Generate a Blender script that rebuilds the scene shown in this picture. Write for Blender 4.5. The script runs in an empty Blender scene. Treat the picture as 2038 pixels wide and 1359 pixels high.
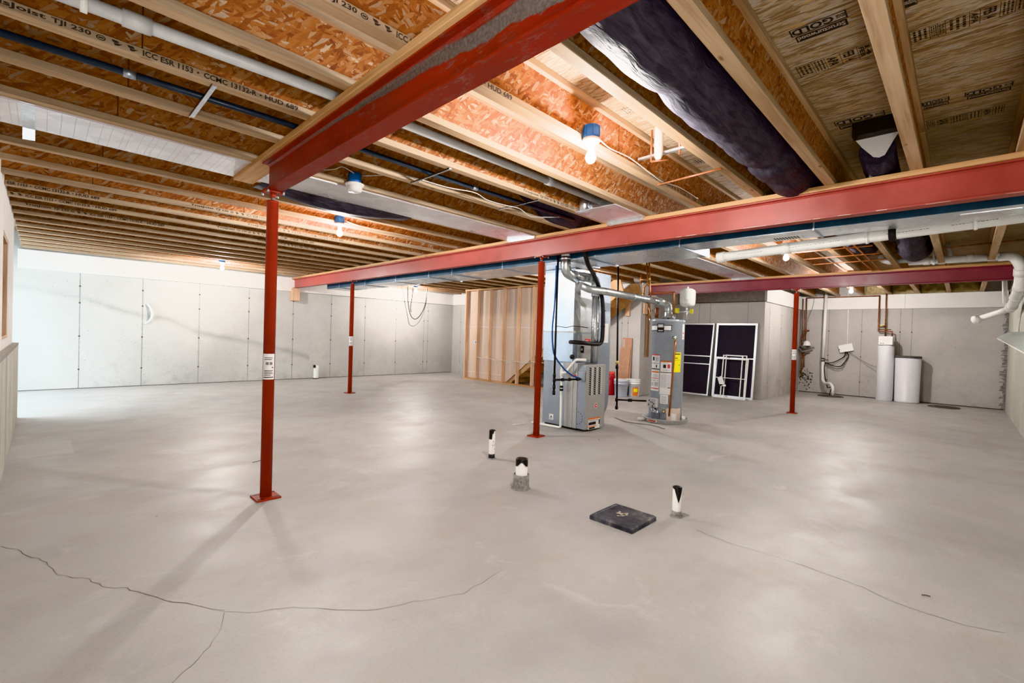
import bpy, bmesh, math, random
from mathutils import Vector, Matrix
random.seed(7)
SC = bpy.context.scene
COL = SC.collection
PI = math.pi

# ------------------------------------------------------------------ materials
class NT:
    def __init__(s, name):
        s.m = bpy.data.materials.new(name); s.m.use_nodes = True
        s.t = s.m.node_tree; s.n = s.t.nodes; s.l = s.t.links
        s.b = s.n['Principled BSDF']; s.out = s.n['Material Output']
    def new(s, typ, **kw):
        x = s.n.new(typ)
        for k, v in kw.items(): setattr(x, k, v)
        return x
    def link(s, a, b): s.l.new(a, b)
    def val(s, x, inp):
        if hasattr(x, 'is_output'): s.link(x, inp)
        else: inp.default_value = x
    def math(s, op, a, b=None, c=None, clamp=False):
        x = s.new('ShaderNodeMath', operation=op); x.use_clamp = clamp
        s.val(a, x.inputs[0])
        if b is not None: s.val(b, x.inputs[1])
        if c is not None: s.val(c, x.inputs[2])
        return x.outputs[0]
    def coords(s, rnd=True, scale=(1, 1, 1), rot=(0, 0, 0)):
        if not rnd: return s.new('ShaderNodeNewGeometry').outputs['Position']
        tc = s.new('ShaderNodeTexCoord'); v = tc.outputs['Object']
        if rnd:
            oi = s.new('ShaderNodeObjectInfo')
            a = s.new('ShaderNodeVectorMath', operation='MULTIPLY_ADD')
            cb = s.new('ShaderNodeCombineXYZ')
            r = s.math('MULTIPLY', oi.outputs['Random'], 37.0)
            for i in range(3): s.link(r, cb.inputs[i])
            a.inputs[1].default_value = (1, 1, 1)
            s.link(v, a.inputs[0]); s.link(cb.outputs[0], a.inputs[2]); v = a.outputs[0]
        return s.mapv(v, scale, rot)
    def mapv(s, v, scale=(1, 1, 1), rot=(0, 0, 0), loc=(0, 0, 0)):
        mp = s.new('ShaderNodeMapping')
        mp.inputs['Scale'].default_value = scale; mp.inputs['Rotation'].default_value = rot
        mp.inputs['Location'].default_value = loc
        s.link(v, mp.inputs['Vector']); return mp.outputs[0]
    def noise(s, v, scale, detail=4, rough=.55, dist=0):
        x = s.new('ShaderNodeTexNoise')
        x.inputs['Scale'].default_value = scale; x.inputs['Detail'].default_value = detail
        x.inputs['Roughness'].default_value = rough; x.inputs['Distortion'].default_value = dist
        s.link(v, x.inputs['Vector']); return x.outputs['Fac']
    def vor(s, v, scale, feature='F1', rnd=1.0):
        x = s.new('ShaderNodeTexVoronoi', feature=feature)
        x.inputs['Scale'].default_value = scale
        x.inputs['Randomness'].default_value = rnd
        s.link(v, x.inputs['Vector']); return x
    def ramp(s, f, stops, interp='LINEAR'):
        x = s.new('ShaderNodeValToRGB'); e = x.color_ramp; e.interpolation = interp
        while len(e.elements) < len(stops): e.elements.new(.5)
        for el, (p, c) in zip(e.elements, stops):
            el.position = p; el.color = (c[0], c[1], c[2], 1) if hasattr(c, '__len__') else (c, c, c, 1)
        s.link(f, x.inputs[0]); return x.outputs[0]
    def mix(s, f, a, b, mode='MIX'):
        x = s.new('ShaderNodeMix', data_type='RGBA', blend_type=mode)
        s.val(f, x.inputs[0])
        for q, i in ((a, 6), (b, 7)):
            if hasattr(q, 'is_output'): s.link(q, x.inputs[i])
            else: x.inputs[i].default_value = (q[0], q[1], q[2], 1)
        return x.outputs[2]
    def bump(s, h, strength=.3, dist=.01):
        x = s.new('ShaderNodeBump'); x.inputs['Strength'].default_value = strength
        x.inputs['Distance'].default_value = dist
        s.link(h, x.inputs['Height']); s.link(x.outputs[0], s.b.inputs['Normal'])
    def fin(s, col=None, rough=.6, metal=0, spec=None):
        if col is not None: 
            if hasattr(col, 'is_output'): s.link(col, s.b.inputs['Base Color'])
            else: s.b.inputs['Base Color'].default_value = (col[0], col[1], col[2], 1)
        s.val(rough, s.b.inputs['Roughness']); s.val(metal, s.b.inputs['Metallic'])
        if spec is not None: s.b.inputs['Specular IOR Level'].default_value = spec
        return s.m

def simple(name, col, rough=.5, metal=0, var=.12, sc=14, spec=None):
    s = NT(name); v = s.coords()
    n = s.noise(v, sc, 3)
    a = [max(0, c * (1 - var)) for c in col]; b = [min(1, c * (1 + var)) for c in col]
    return s.fin(s.ramp(n, [(.3, a), (.7, b)]), rough, metal, spec)

def osb(name, plane, size, stretch, angles, stops, rough=.75):
    s = NT(name); v = s.coords()
    sx = s.new('ShaderNodeSeparateXYZ'); s.link(v, sx.inputs[0])
    cb = s.new('ShaderNodeCombineXYZ')
    s.link(sx.outputs[0], cb.inputs[0]); s.link(sx.outputs[2 if plane == 'XZ' else 1], cb.inputs[1])
    base = cb.outputs[0]
    dn = s.new('ShaderNodeTexNoise'); dn.inputs['Scale'].default_value = 1 / size * .35; s.link(base, dn.inputs['Vector'])
    va = s.new('ShaderNodeVectorMath', operation='MULTIPLY_ADD'); s.link(dn.outputs['Color'], va.inputs[0])
    va.inputs[1].default_value = (size * .8,) * 3; s.link(base, va.inputs[2]); base = va.outputs[0]
    col = None; hgt = None
    for i, ang in enumerate(angles):
        m = s.mapv(base, (1 / size, 1 / (size * stretch), 1), (0, 0, 0), (3.3 * i, 1.7 * i, 0))
        r = s.new('ShaderNodeVectorRotate', rotation_type='Z_AXIS'); r.inputs['Angle'].default_value = ang
        s.link(base, r.inputs['Vector'])
        m = s.mapv(r.outputs[0], (1 / size, 1 / (size * stretch), 1), (0, 0, 0), (3.3 * i, 1.7 * i, 0))
        vo = s.vor(m, 1.0); sp = s.new('ShaderNodeSeparateColor'); s.link(vo.outputs['Color'], sp.inputs[0])
        c = s.ramp(sp.outputs[0], stops, 'LINEAR')
        g = s.mapv(r.outputs[0], (1.2 / size * 3, .25 / size, 1)); gn = s.noise(g, 2.0, 3)
        c = s.mix(.55, c, s.ramp(gn, [(.25, .35), (.75, 1.0)]), 'MULTIPLY')
        if col is None: col = c; hgt = sp.outputs[0]
        else:
            f = s.math('GREATER_THAN', sp.outputs[1], .5)
            col = s.mix(f, col, c); hm = s.new('ShaderNodeMix'); s.link(f, hm.inputs[0]); s.link(hgt, hm.inputs[2]); s.link(sp.outputs[2], hm.inputs[3]); hgt = hm.outputs[0]
    s.bump(hgt, .25, .004)
    return s.fin(col, rough)

def lumber(name, axis, ca, cb_, cc, rough=.65, aged=None):
    s = NT(name); v = s.coords()
    sc = [18, 18, 18]; sc['XYZ'.index(axis)] = .8
    g = s.noise(s.mapv(v, sc), 2.2, 5, .6, .4)
    k = [7, 7, 7]; k['XYZ'.index(axis)] = 1.2
    b = s.noise(s.mapv(v, k), .7, 2)
    c = s.ramp(g, [(.25, ca), (.5, cb_), (.78, cc)])
    c = s.mix(s.ramp(b, [(.35, 0), (.65, .45)]), c, ca, 'MULTIPLY')
    vo = s.vor(s.mapv(v, [3.2 if q == axis else 9 for q in 'XYZ']), 1.0)
    c = s.mix(s.ramp(vo.outputs['Distance'], [(.05, .8), (.11, 0)]), c, (.16, .07, .03))
    if aged:   # weathered side faces
        sn = s.new('ShaderNodeSeparateXYZ'); s.link(s.new('ShaderNodeNewGeometry').outputs['True Normal'], sn.inputs[0])
        k = s.math('MULTIPLY', s.math('GREATER_THAN', s.math('ABSOLUTE', sn.outputs[1]), .7), .7)
        c = s.mix(k, c, s.ramp(g, [(.25, [q * .62 for q in aged]), (.6, aged), (.8, [q * 1.15 for q in aged])]))
    s.bump(g, .08, .003)
    return s.fin(c, rough)

M = {}
# concrete floor
s = NT('floor_concrete'); v = s.coords(False)
n1 = s.noise(v, .55, 5, .6, .6); n2 = s.noise(s.mapv(v, (1, 1.35, 1), (0, 0, .6)), 2.0, 6, .68, .5); n3 = s.noise(v, 60, 4, .7)
c = s.ramp(n1, [(.3, (.385, .378, .372)), (.5, (.455, .447, .437)), (.72, (.51, .503, .495))])
c = s.mix(s.ramp(n2, [(.49, 0), (.74, .5)]), c, (.44, .36, .30))
c = s.mix(s.ramp(s.noise(v, 1.4, 5, .6), [(.50, 0), (.72, .62)]), c, (.34, .328, .328))
c = s.mix(s.ramp(s.noise(s.mapv(v, (1, 1, 1), (0, 0, 0), (9, 4, 0)), 1.9, 6, .7, 1), [(.58, 0), (.7, .45)]), c, (.61, .60, .60))
c = s.mix(s.ramp(n3, [(.35, .22), (.5, 0)]), c, (.33, .30, .28))
sp = s.vor(v, 2.6); c = s.mix(s.ramp(sp.outputs['Distance'], [(.012, .8), (.022, 0)]), c, (.12, .10, .09))
s.bump(s.noise(v, 9, 6, .6), .05, .01)
M['floor'] = s.fin(c, s.ramp(n2, [(.3, .38), (.7, .56)]), 0, .45)
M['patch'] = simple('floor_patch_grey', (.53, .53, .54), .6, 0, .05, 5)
M['crack'] = simple('crack_dark', (.21, .18, .155), .95)

def wallmat(name, base, var, curve=None, stain=.35):
    s = NT(name); v = s.coords(False)
    n1 = s.noise(v, .7, 5, .6, .5); n2 = s.noise(v, 5, 6, .7)
    lo = [q * (1 - var) for q in base]; hi = [min(1, q * (1 + var * .6)) for q in base]
    c = s.ramp(n1, [(.3, lo), (.7, hi)])
    c = s.mix(s.ramp(n2, [(.45, 0), (.8, .35)]), c, [q * .78 for q in base])
    sx = s.new('ShaderNodeSeparateXYZ'); s.link(v, sx.inputs[0])
    # blotches growing towards the foot of the wall
    low = s.math('SUBTRACT', 1.0, s.math('DIVIDE', sx.outputs[2], 1.1), clamp=True)
    bl = s.ramp(s.noise(v, 3.2, 7, .75), [(.5, 0), (.68, 1)])
    c = s.mix(s.math('MULTIPLY', s.math('MULTIPLY', low, bl), stain), c, [q * .42 for q in base])
    # bug holes
    vo = s.vor(s.mapv(v, (1, 1, 1.3)), 26); msk = s.ramp(s.noise(v, 2.2, 3), [(.4, 0), (.6, 1)])
    dot = s.ramp(vo.outputs['Distance'], [(.11, .75), (.18, 0)])
    c = s.mix(s.math('MULTIPLY', dot, msk), c, [q * .28 for q in base])
    vo2 = s.vor(v, 7); c = s.mix(s.ramp(vo2.outputs['Distance'], [(.035, .8), (.06, 0)]), c, [q * .3 for q in base])
    if curve:
        x0, x1, pts, amt = curve
        fc = s.new('ShaderNodeFloatCurve'); cu = fc.mapping.curves[0]
        pp = [((x - x0) / (x1 - x0), z / 2.4) for x, z in pts]
        cu.points[0].location = pp[0]; cu.points[1].location = pp[-1]
        for p in pp[1:-1]: cu.points.new(*p)
        fc.mapping.update()
        xn = s.math('DIVIDE', s.math('SUBTRACT', sx.outputs[0], x0), x1 - x0, clamp=True)
        s.link(xn, fc.inputs['Value'])
        zz = s.math('MULTIPLY', fc.outputs[0], 2.4)
        zz = s.math('ADD', zz, s.math('MULTIPLY', s.math('SUBTRACT', n2, .5), .12))
        d = s.math('ABSOLUTE', s.math('SUBTRACT', sx.outputs[2], zz))
        k = s.ramp(d, [(.0, amt), (.035, amt * .6), (.10, 0)])
        k = s.math('MULTIPLY', k, s.ramp(s.noise(v, 1.5, 3), [(.3, .5), (.6, 1)]))
        k = s.math('MULTIPLY', k, s.math('LESS_THAN', xn, .995))
        c = s.mix(k, c, [q * .45 for q in base])
        # slightly darker pour below the line
    s.bump(n2, .12, .01)
    return s.fin(c, .88, 0, .25)
M['wall_left'] = wallmat('wall_concrete_stained', (.54, .535, .515), .13,
    (-.5, 4.6, [(-.5, 1.80), (.47, 1.64), (1.35, 1.37), (1.7, 1.33), (2.3, 1.06), (3.0, .93), (3.4, .84), (3.9, .72), (4.6, .5)], .5))
M['wall'] = wallmat('wall_concrete', (.50, .475, .455), .14)
M['wall_g'] = wallmat('wall_concrete_greenish', (.53, .525, .465), .14)
M['seam'] = simple('seam_grey', (.30, .295, .28), .95, 0, .2, 30)
M['seam_dark'] = simple('seam_dark', (.10, .095, .09), .95)
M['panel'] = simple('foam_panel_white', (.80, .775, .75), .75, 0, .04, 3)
M['panelshade'] = simple('foam_panel_shade_joint', (.42, .39, .37), .8)  # darker copy of the white panel, shade in the colour; also joint lines

OS = [(.0, (.22, .062, .018)), (.3, (.35, .115, .030)), (.6, (.45, .175, .052)), (.82, (.51, .26, .115)), (.93, (.50, .35, .24)), (1, (.62, .45, .31))]
M['osb'] = osb('web_strand_board', 'XZ', .015, 4.4, (.3, -.9, 1.5, .75), OS)
SS = [(.0, (.27, .17, .10)), (.3, (.42, .30, .185)), (.55, (.54, .41, .27)), (.75, (.60, .49, .36)), (.9, (.56, .50, .43)), (1, (.64, .40, .17))]
M['subfloor'] = osb('subfloor_strand_board', 'XY', .011, 9, (.06, -.14, .2, -.03), SS)
M['flange'] = lumber('flange_lumber_pale', 'X', (.36, .238, .145), (.56, .395, .25), (.66, .49, .34), .65, (.44, .345, .25))
M['lumber_x'] = lumber('lumber_x', 'X', (.44, .26, .13), (.62, .40, .21), (.70, .50, .30))
M['lumber_y'] = lumber('lumber_y', 'Y', (.40, .215, .10), (.60, .36, .175), (.70, .46, .25))
M['lumber_z'] = lumber('lumber_z', 'Z', (.52, .33, .21), (.70, .48, .33), (.78, .58, .42))
M['lumber_old'] = lumber('lumber_old', 'Z', (.20, .12, .06), (.33, .21, .12), (.42, .30, .18))
M['web_mark'] = simple('web_joint_dark', (.09, .035, .02), .9)
M['ink'] = simple('printed_ink', (.028, .024, .024), .8, 0, .05)
M['ink_soft'] = simple('printed_ink_soft', (.055, .045, .04), .8, 0, .05)
M['bare'] = simple('bare_strand_tan', (.42, .36, .29), .8)

def redsteel(name, base, scr, mortar=False):
    s = NT(name); v = s.coords(False)
    n = s.noise(v, 3.0, 4, .6)
    c = s.ramp(n, [(.3, [q * .82 for q in base]), (.7, [min(1, q * 1.15) for q in base])])
    w = s.noise(s.mapv(v, (9, 2.2, 9)), 6.0, 6, .8)
    a = s.ramp(w, [(.53, 0), (.60, scr)] if mortar else [(.60, 0), (.66, scr)])
    big = s.ramp(s.noise(v, .9, 3), [(.42, 0), (.6, 1)])
    c = s.mix(s.math('MULTIPLY', a, big), c, (.20, .165, .15))
    r = s.ramp(n, [(.3, .32), (.7, .5)])
    if mortar:
        sx = s.new('ShaderNodeSeparateXYZ'); s.link(v, sx.inputs[0])
        # mortar / scraped band under the top flange, widening towards the wall end
        yy = s.math('POWER', s.math('DIVIDE', s.math('SUBTRACT', 3.3, sx.outputs[1]), 2.6, clamp=True), 2.0)
        wob = s.math('MULTIPLY', s.math('SUBTRACT', s.noise(v, 5.5, 8, .8), .5), s.math('ADD', .02, s.math('MULTIPLY', yy, .12)))
        thr = s.math('SUBTRACT', 2.345, s.math('MULTIPLY', yy, .13))
        top = s.math('ADD', s.math('SUBTRACT', 2.362, s.math('MULTIPLY', yy, .055)), 0)
        d = s.math('SUBTRACT', s.math('ADD', sx.outputs[2], wob), thr)
        k = s.ramp(d, [(.0, 0), (.006, 1)])
        k2 = s.ramp(s.math('SUBTRACT', s.math('ADD', sx.outputs[2], s.math('MULTIPLY', wob, .8)), top), [(-.0, 1), (.012, 0)])
        k = s.math('MULTIPLY', k, k2)
        k = s.math('MULTIPLY', k, s.math('LESS_THAN', sx.outputs[2], 2.349))
        c = s.mix(s.math('MULTIPLY', k, .92), c, s.ramp(s.noise(v, 70, 4, .7), [(.3, (.085, .077, .068)), (.7, (.19, .172, .15))]))
        r = s.mix(k, r, (.9, .9, .9))
    return s.fin(c, r, 0, .5)
M['red1'] = redsteel('red_steel_deep', (.23, .015, .006), .8, True)
M['red2'] = redsteel('red_steel_bright', (.36, .078, .065), .12)
M['red3'] = redsteel('red_steel_maroon', (.20, .045, .058), .1)
M['redcol'] = redsteel('red_column_paint', (.32, .030, .013), .3)
M['chip'] = simple('chipped_edge', (.62, .50, .44), .7)
M['steel_end'] = simple('raw_steel_end', (.24, .22, .21), .6, .3, .3)
M['bolt'] = simple('bolt_steel', (.5, .5, .52), .4, .8)

def galv(name, col, rough, metal=.9, spangle=40):
    s = NT(name); v = s.coords()
    vo = s.vor(v, spangle); sp = s.new('ShaderNodeSeparateColor'); s.link(vo.outputs['Color'], sp.inputs[0])
    c = s.ramp(sp.outputs[0], [(0, [q * .9 for q in col]), (1, [min(1, q * 1.06) for q in col])])
    n = s.noise(v, 2.5, 4)
    r = s.ramp(n, [(.3, max(.05, rough - .1)), (.7, rough + .12)])
    s.bump(s.noise(v, 2.2, 2), .12, .05)
    return s.fin(c, r, metal)
M['galv'] = galv('galvanized_sheet', (.70, .73, .77), .30)
M['galv_b'] = galv('galvanized_bluish', (.44, .50, .58), .40, .75, 60)
M['duct_side_shaded'] = simple('duct_side_shade_blue', (.035, .075, .12), .45, .3, .3, 6)  # shade behind the long beam painted into the duct side colour
M['galv_dull'] = galv('galvanized_dull', (.70, .70, .70), .5, .55)
M['pipe_galv'] = galv('vent_pipe_metal', (.66, .70, .72), .28, .95, 25)
M['sheet'] = galv('printed_pan_sheet', (.78, .76, .78), .32, .45, 8)
M['grid'] = simple('sheet_print', (.50, .48, .50), .5)
M['foil'] = galv('foil_tape', (.86, .86, .88), .22, .9, 20)
M['furn'] = galv('furnace_grey', (.44, .435, .43), .45, .4, 120)
M['furn_b'] = galv('furnace_side_blue', (.30, .325, .37), .42, .45, 120)
M['heater'] = simple('heater_grey_paint', (.33, .37, .42), .32, .1, .05)
M['heater_d'] = simple('heater_grey_dark', (.20, .225, .26), .4, .1)
M['pvc'] = simple('pvc_white', (.82, .81, .78), .38, 0, .04)
M['pvc_g'] = simple('pvc_grey', (.60, .61, .61), .4, 0, .06)
M['pvc_dirty'] = simple('pvc_dirty', (.72, .71, .67), .55, 0, .2, 20)
M['mortar'] = simple('mortar_grey', (.25, .245, .23), .95, 0, .35, 40)
M['black'] = simple('black_rubber', (.018, .018, .02), .5, 0, .2)
M['black_tape'] = simple('black_tape', (.012, .012, .013), .38, 0, .2)
M['black_pipe'] = simple('black_iron', (.022, .021, .022), .42, .3, .2)
M['conduit'] = simple('dark_conduit', (.045, .06, .085), .35, .2, .2)
M['copper'] = simple('copper', (.55, .24, .12), .35, .85, .2, 20)
M['copper_d'] = simple('copper_tarnished', (.26, .115, .07), .5, .6, .4, 24)
M['brass'] = simple('brass', (.6, .45, .2), .35, .8)
M['blue_box'] = simple('blue_plastic', (.03, .16, .50), .4)
M['white_pl'] = simple('white_plastic', (.82, .82, .80), .35, 0, .03)
M['frost'] = simple('frosted_dome', (.78, .78, .75), .25, 0, .03)
M['blue_cable'] = simple('blue_cable', (.02, .08, .26), .4)
M['white_cable'] = simple('white_cable', (.66, .64, .60), .5)
M['grey_cable'] = simple('grey_cable', (.25, .24, .23), .5)
M['yellow'] = simple('yellow_label', (.85, .78, .02), .5, 0, .03)
M['yellow_tag'] = simple('yellow_valve', (.72, .66, .05), .4)
M['orange'] = simple('orange_label', (.75, .20, .05), .5)
M['redlab'] = simple('red_label', (.62, .07, .05), .5)
M['redpl'] = simple('red_plastic', (.34, .012, .02), .35)
M['paper'] = simple('label_paper', (.78, .77, .76), .55, 0, .04)
M['paper_g'] = simple('label_print_grey', (.50, .50, .51), .6, 0, .1, 60)
M['cardboard'] = simple('cardboard', (.46, .26, .17), .8, 0, .1)
M['beige'] = simple('beige_sheet', (.68, .55, .46), .6)
M['bucket_w'] = simple('bucket_white', (.80, .80, .80), .4, 0, .03)
M['bucket_g'] = simple('bucket_grey', (.42, .45, .52), .4, 0, .05)
M['tank_w'] = simple('tank_white', (.68, .68, .72), .4, 0, .03)
M['exp'] = simple('expansion_tank_paint', (.66, .68, .65), .35, 0, .05)
M['alu'] = simple('aluminium_frame', (.60, .62, .63), .35, .6, .06)
M['alu_w'] = simple('white_frame', (.80, .79, .76), .4, 0, .05)
M['lid'] = simple('dark_lid', (.10, .095, .09), .8, 0, .3)
M['hatch'] = None
s = NT('hatch_plastic'); v = s.coords()
c = s.ramp(s.noise(v, 6, 6, .75), [(.38, (.026, .029, .042)), (.56, (.085, .09, .11)), (.70, (.30, .285, .26))])
M['hatch'] = s.fin(c, .38)
s = NT('flex_duct_jacket'); v = s.coords()
w = s.noise(s.mapv(v, (3, 16, 16)), 2.4, 4, .6, .6)
c = s.ramp(w, [(.3, (.034, .032, .044)), (.7, (.092, .088, .112))]); s.bump(w, .5, .02)
M['flex'] = s.fin(c, .6, 0, .25)
s = NT('fibre_insulation'); v = s.coords(); w = s.noise(v, 22, 6, .8, .8)
c = s.ramp(w, [(.3, (.33, .22, .10)), (.55, (.62, .50, .28)), (.8, (.80, .70, .48))]); s.bump(w, 1.0, .03)
M['insul'] = s.fin(c, .95)
s = NT('screen_mesh'); v = s.coords(False)
c = s.ramp(s.noise(v, 30, 5, .8), [(.3, (.012, .010, .018)), (.75, (.035, .030, .045))]); M['screen'] = s.fin(c, .7)
s = NT('drywall_back'); v = s.coords(False)
c = s.ramp(s.noise(s.mapv(v, (1, 6, .6)), 1.6, 3), [(.3, (.58, .44, .35)), (.7, (.68, .53, .43))]); M['drywall'] = s.fin(c, .85)
s = NT('bulb_glow'); s.b.inputs['Base Color'].default_value = (1, .95, .85, 1)
s.b.inputs['Emission Color'].default_value = (1, .955, .915, 1); s.b.inputs['Emission Strength'].default_value = 2600; M['bulb'] = s.m
s = NT('clear_plastic'); s.b.inputs['Transmission Weight'].default_value = .6
M['clear'] = s.fin((.75, .86, .84), .2)

# ------------------------------------------------------------------ mesh helpers
def box(bm, x0, x1, y0, y1, z0, z1, mi=0, bev=0):
    r = bmesh.ops.create_cube(bm, size=1.0)
    vs = r['verts']
    for q in vs:
        q.co = Vector(((x0 + x1) / 2 + q.co.x * (x1 - x0), (y0 + y1) / 2 + q.co.y * (y1 - y0), (z0 + z1) / 2 + q.co.z * (z1 - z0)))
    fs = {f for q in vs for f in q.link_faces}
    for f in fs: f.material_index = mi
    if bev:
        es = list({e for q in vs for e in q.link_edges})
        g = bmesh.ops.bevel(bm, geom=es, offset=bev, segments=2, affect='EDGES', profile=.5)
        for f in g['faces']: f.material_index = mi
    return vs

def obox(bm, c, ax, ay, az, mi=0):
    """box from centre and three half-axis vectors"""
    c = Vector(c); ax = Vector(ax); ay = Vector(ay); az = Vector(az)
    vv = [bm.verts.new(c + ax * i + ay * j + az * k) for i in (-1, 1) for j in (-1, 1) for k in (-1, 1)]
    idx = [(0, 1, 3, 2), (4, 6, 7, 5), (0, 4, 5, 1), (2, 3, 7, 6), (0, 2, 6, 4), (1, 5, 7, 3)]
    fl = ax.cross(ay).dot(az) < 0
    for q in idx:
        f = bm.faces.new([vv[i] for i in (q if not fl else q[::-1])]); f.material_index = mi
    return vv

def bar(bm, p0, p1, w, h, mi=0, up=(0, 0, 1)):
    p0 = Vector(p0); p1 = Vector(p1); d = (p1 - p0); L = d.length; d.normalize()
    u = Vector(up); s_ = d.cross(u)
    if s_.length < 1e-4: s_ = d.cross(Vector((1, 0, 0)))
    s_.normalize(); u = s_.cross(d)
    obox(bm, (p0 + p1) / 2, d * L / 2, s_ * w / 2, u * h / 2, mi)

def poly(bm, pts, mi=0):
    f = bm.faces.new([bm.verts.new(p) for p in pts]); f.material_index = mi; return f

def prism(bm, pts, d, mi=0):
    d = Vector(d); a = [bm.verts.new(p) for p in pts]; b = [bm.verts.new(Vector(p) + d) for p in pts]
    n = len(pts)
    fs = [bm.faces.new(a[::-1]), bm.faces.new(b)]
    for i in range(n): fs.append(bm.faces.new([a[i], a[(i + 1) % n], b[(i + 1) % n], b[i]]))
    for f in fs: f.material_index = mi
    bmesh.ops.recalc_face_normals(bm, faces=fs)

def lathe(bm, c, prof, n=24, mi=0, axis=(0, 0, 1), smooth=True):
    c = Vector(c); az = Vector(axis).normalized()
    t = Vector((1, 0, 0)) if abs(az.x) < .9 else Vector((0, 1, 0))
    ax = (t - az * t.dot(az)).normalized(); ay = az.cross(ax)
    rings = []
    for r, z in prof:
        if r <= 1e-6: rings.append([bm.verts.new(c + az * z)])
        else: rings.append([bm.verts.new(c + az * z + (ax * math.cos(2 * PI * i / n) + ay * math.sin(2 * PI * i / n)) * r) for i in range(n)])
    for a, b in zip(rings, rings[1:]):
        for i in range(n):
            j = (i + 1) % n
            if len(a) == 1 and len(b) == 1: continue
            if len(a) == 1: q = [a[0], b[j], b[i]]
            elif len(b) == 1: q = [a[i], a[j], b[0]]
            else: q = [a[i], a[j], b[j], b[i]]
            f = bm.faces.new(q); f.smooth = smooth; f.material_index = mi
    return rings

def cyl(bm, p0, p1, r, n=16, mi=0, r1=None):
    p0 = Vector(p0); p1 = Vector(p1); L = (p1 - p0).length
    r1 = r if r1 is None else r1
    R = lathe(bm, p0, [(0, 0), (r, 0), (r1, L), (0, L)], n, mi, p1 - p0)
    for f in R[0][0].link_faces: f.smooth = False
    for f in R[-1][0].link_faces: f.smooth = False

def fillet(pts, rad, seg=6):
    pts = [Vector(p) for p in pts]
    out = [pts[0]]
    for i in range(1, len(pts) - 1):
        a, b, c = pts[i - 1], pts[i], pts[i + 1]
        u = (a - b); w = (c - b); lu, lw = u.length, w.length
        u.normalize(); w.normalize()
        ang = u.angle(w)
        if ang > PI - .05: out.append(b); continue
        t = min(rad / math.tan(ang / 2), lu * .48, lw * .48)
        p, q = b + u * t, b + w * t
        for k in range(seg + 1):
            f = k / seg
            out.append((p.lerp(b, f)).lerp(b.lerp(q, f), f))
    out.append(pts[-1]); return out

def tube(bm, pts, r, n=10, mi=0, rad=None, seg=6, caps=True, rf=None):
    pts = fillet(pts, rad, seg) if rad else [Vector(p) for p in pts]
    q = [pts[0]]
    for p in pts[1:]:
        if (p - q[-1]).length > 1e-5: q.append(p)
    pts = q; N = len(pts)
    tan = []
    for i in range(N):
        a = pts[max(0, i - 1)]; b = pts[min(N - 1, i + 1)]; tan.append((b - a).normalized())
    t0 = tan[0]; ref = Vector((0, 0, 1)) if abs(t0.z) < .9 else Vector((1, 0, 0))
    u = (ref - t0 * ref.dot(t0)).normalized(); rings = []
    for i in range(N):
        t = tan[i]; u = (u - t * u.dot(t)).normalized(); w = t.cross(u)
        rr = r if rf is None else rf(i / (N - 1)) * r
        rings.append([bm.verts.new(pts[i] + (u * math.cos(2 * PI * k / n) + w * math.sin(2 * PI * k / n)) * rr) for k in range(n)])
    for a, b in zip(rings, rings[1:]):
        for k in range(n):
            f = bm.faces.new([a[k], a[(k + 1) % n], b[(k + 1) % n], b[k]]); f.smooth = True; f.material_index = mi
    if caps:
        f = bm.faces.new(rings[0][::-1]); f.material_index = mi
        f = bm.faces.new(rings[-1]); f.material_index = mi

def sag(p0, p1, dip, n=14):
    p0 = Vector(p0); p1 = Vector(p1)
    return [p0.lerp(p1, i / n) + Vector((0, 0, -dip * 4 * (i / n) * (1 - i / n))) for i in range(n + 1)]

def spline(pts, n=8):
    P = [Vector(p) for p in pts]; P = [P[0] * 2 - P[1]] + P + [P[-1] * 2 - P[-2]]
    out = []
    for i in range(1, len(P) - 2):
        a, b, c, d = P[i - 1:i + 3]
        for k in range(n):
            t = k / n
            out.append(.5 * ((2 * b) + (c - a) * t + (2 * a - 5 * b + 4 * c - d) * t * t + (3 * b - a - 3 * c + d) * t ** 3))
    out.append(P[-2]); return out

_tc = {}
def textgeo(body):
    if body in _tc: return _tc[body]
    cu = bpy.data.curves.new('t', 'FONT'); cu.body = body; cu.size = 1; cu.resolution_u = 2; cu.offset = .035 if body in ('GOLD', 'Structurwood', 'EDGE') else .026
    o = bpy.data.objects.new('t', cu); COL.objects.link(o)
    dg = bpy.context.evaluated_depsgraph_get(); dg.update()
    me = bpy.data.meshes.new_from_object(o.evaluated_get(dg))
    vs = [tuple(v.co) for v in me.vertices]; fs = [tuple(p.vertices) for p in me.polygons]
    bpy.data.objects.remove(o); bpy.data.curves.remove(cu); bpy.data.meshes.remove(me)
    xs = [v[0] for v in vs]; ys = [v[1] for v in vs]
    _tc[body] = (vs, fs, min(xs), max(xs), min(ys), max(ys)); return _tc[body]

def text(bm, body, o, ux, uy, w, h, mi=0):
    """text stretched into a w x h rectangle whose lower left corner is o"""
    vs, fs, x0, x1, y0, y1 = textgeo(body)
    o = Vector(o); ux = Vector(ux); uy = Vector(uy)
    bv = [bm.verts.new(o + ux * ((v[0] - x0) / (x1 - x0) * w) + uy * ((v[1] - y0) / (y1 - y0) * h)) for v in vs]
    for f in fs:
        try: q = bm.faces.new([bv[i] for i in f]); q.material_index = mi
        except ValueError: pass

def rect(bm, o, ux, uy, x0, x1, y0, y1, mi=0):
    o = Vector(o); ux = Vector(ux); uy = Vector(uy)
    poly(bm, [o + ux * a + uy * b for a, b in ((x0, y0), (x1, y0), (x1, y1), (x0, y1))], mi)

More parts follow.
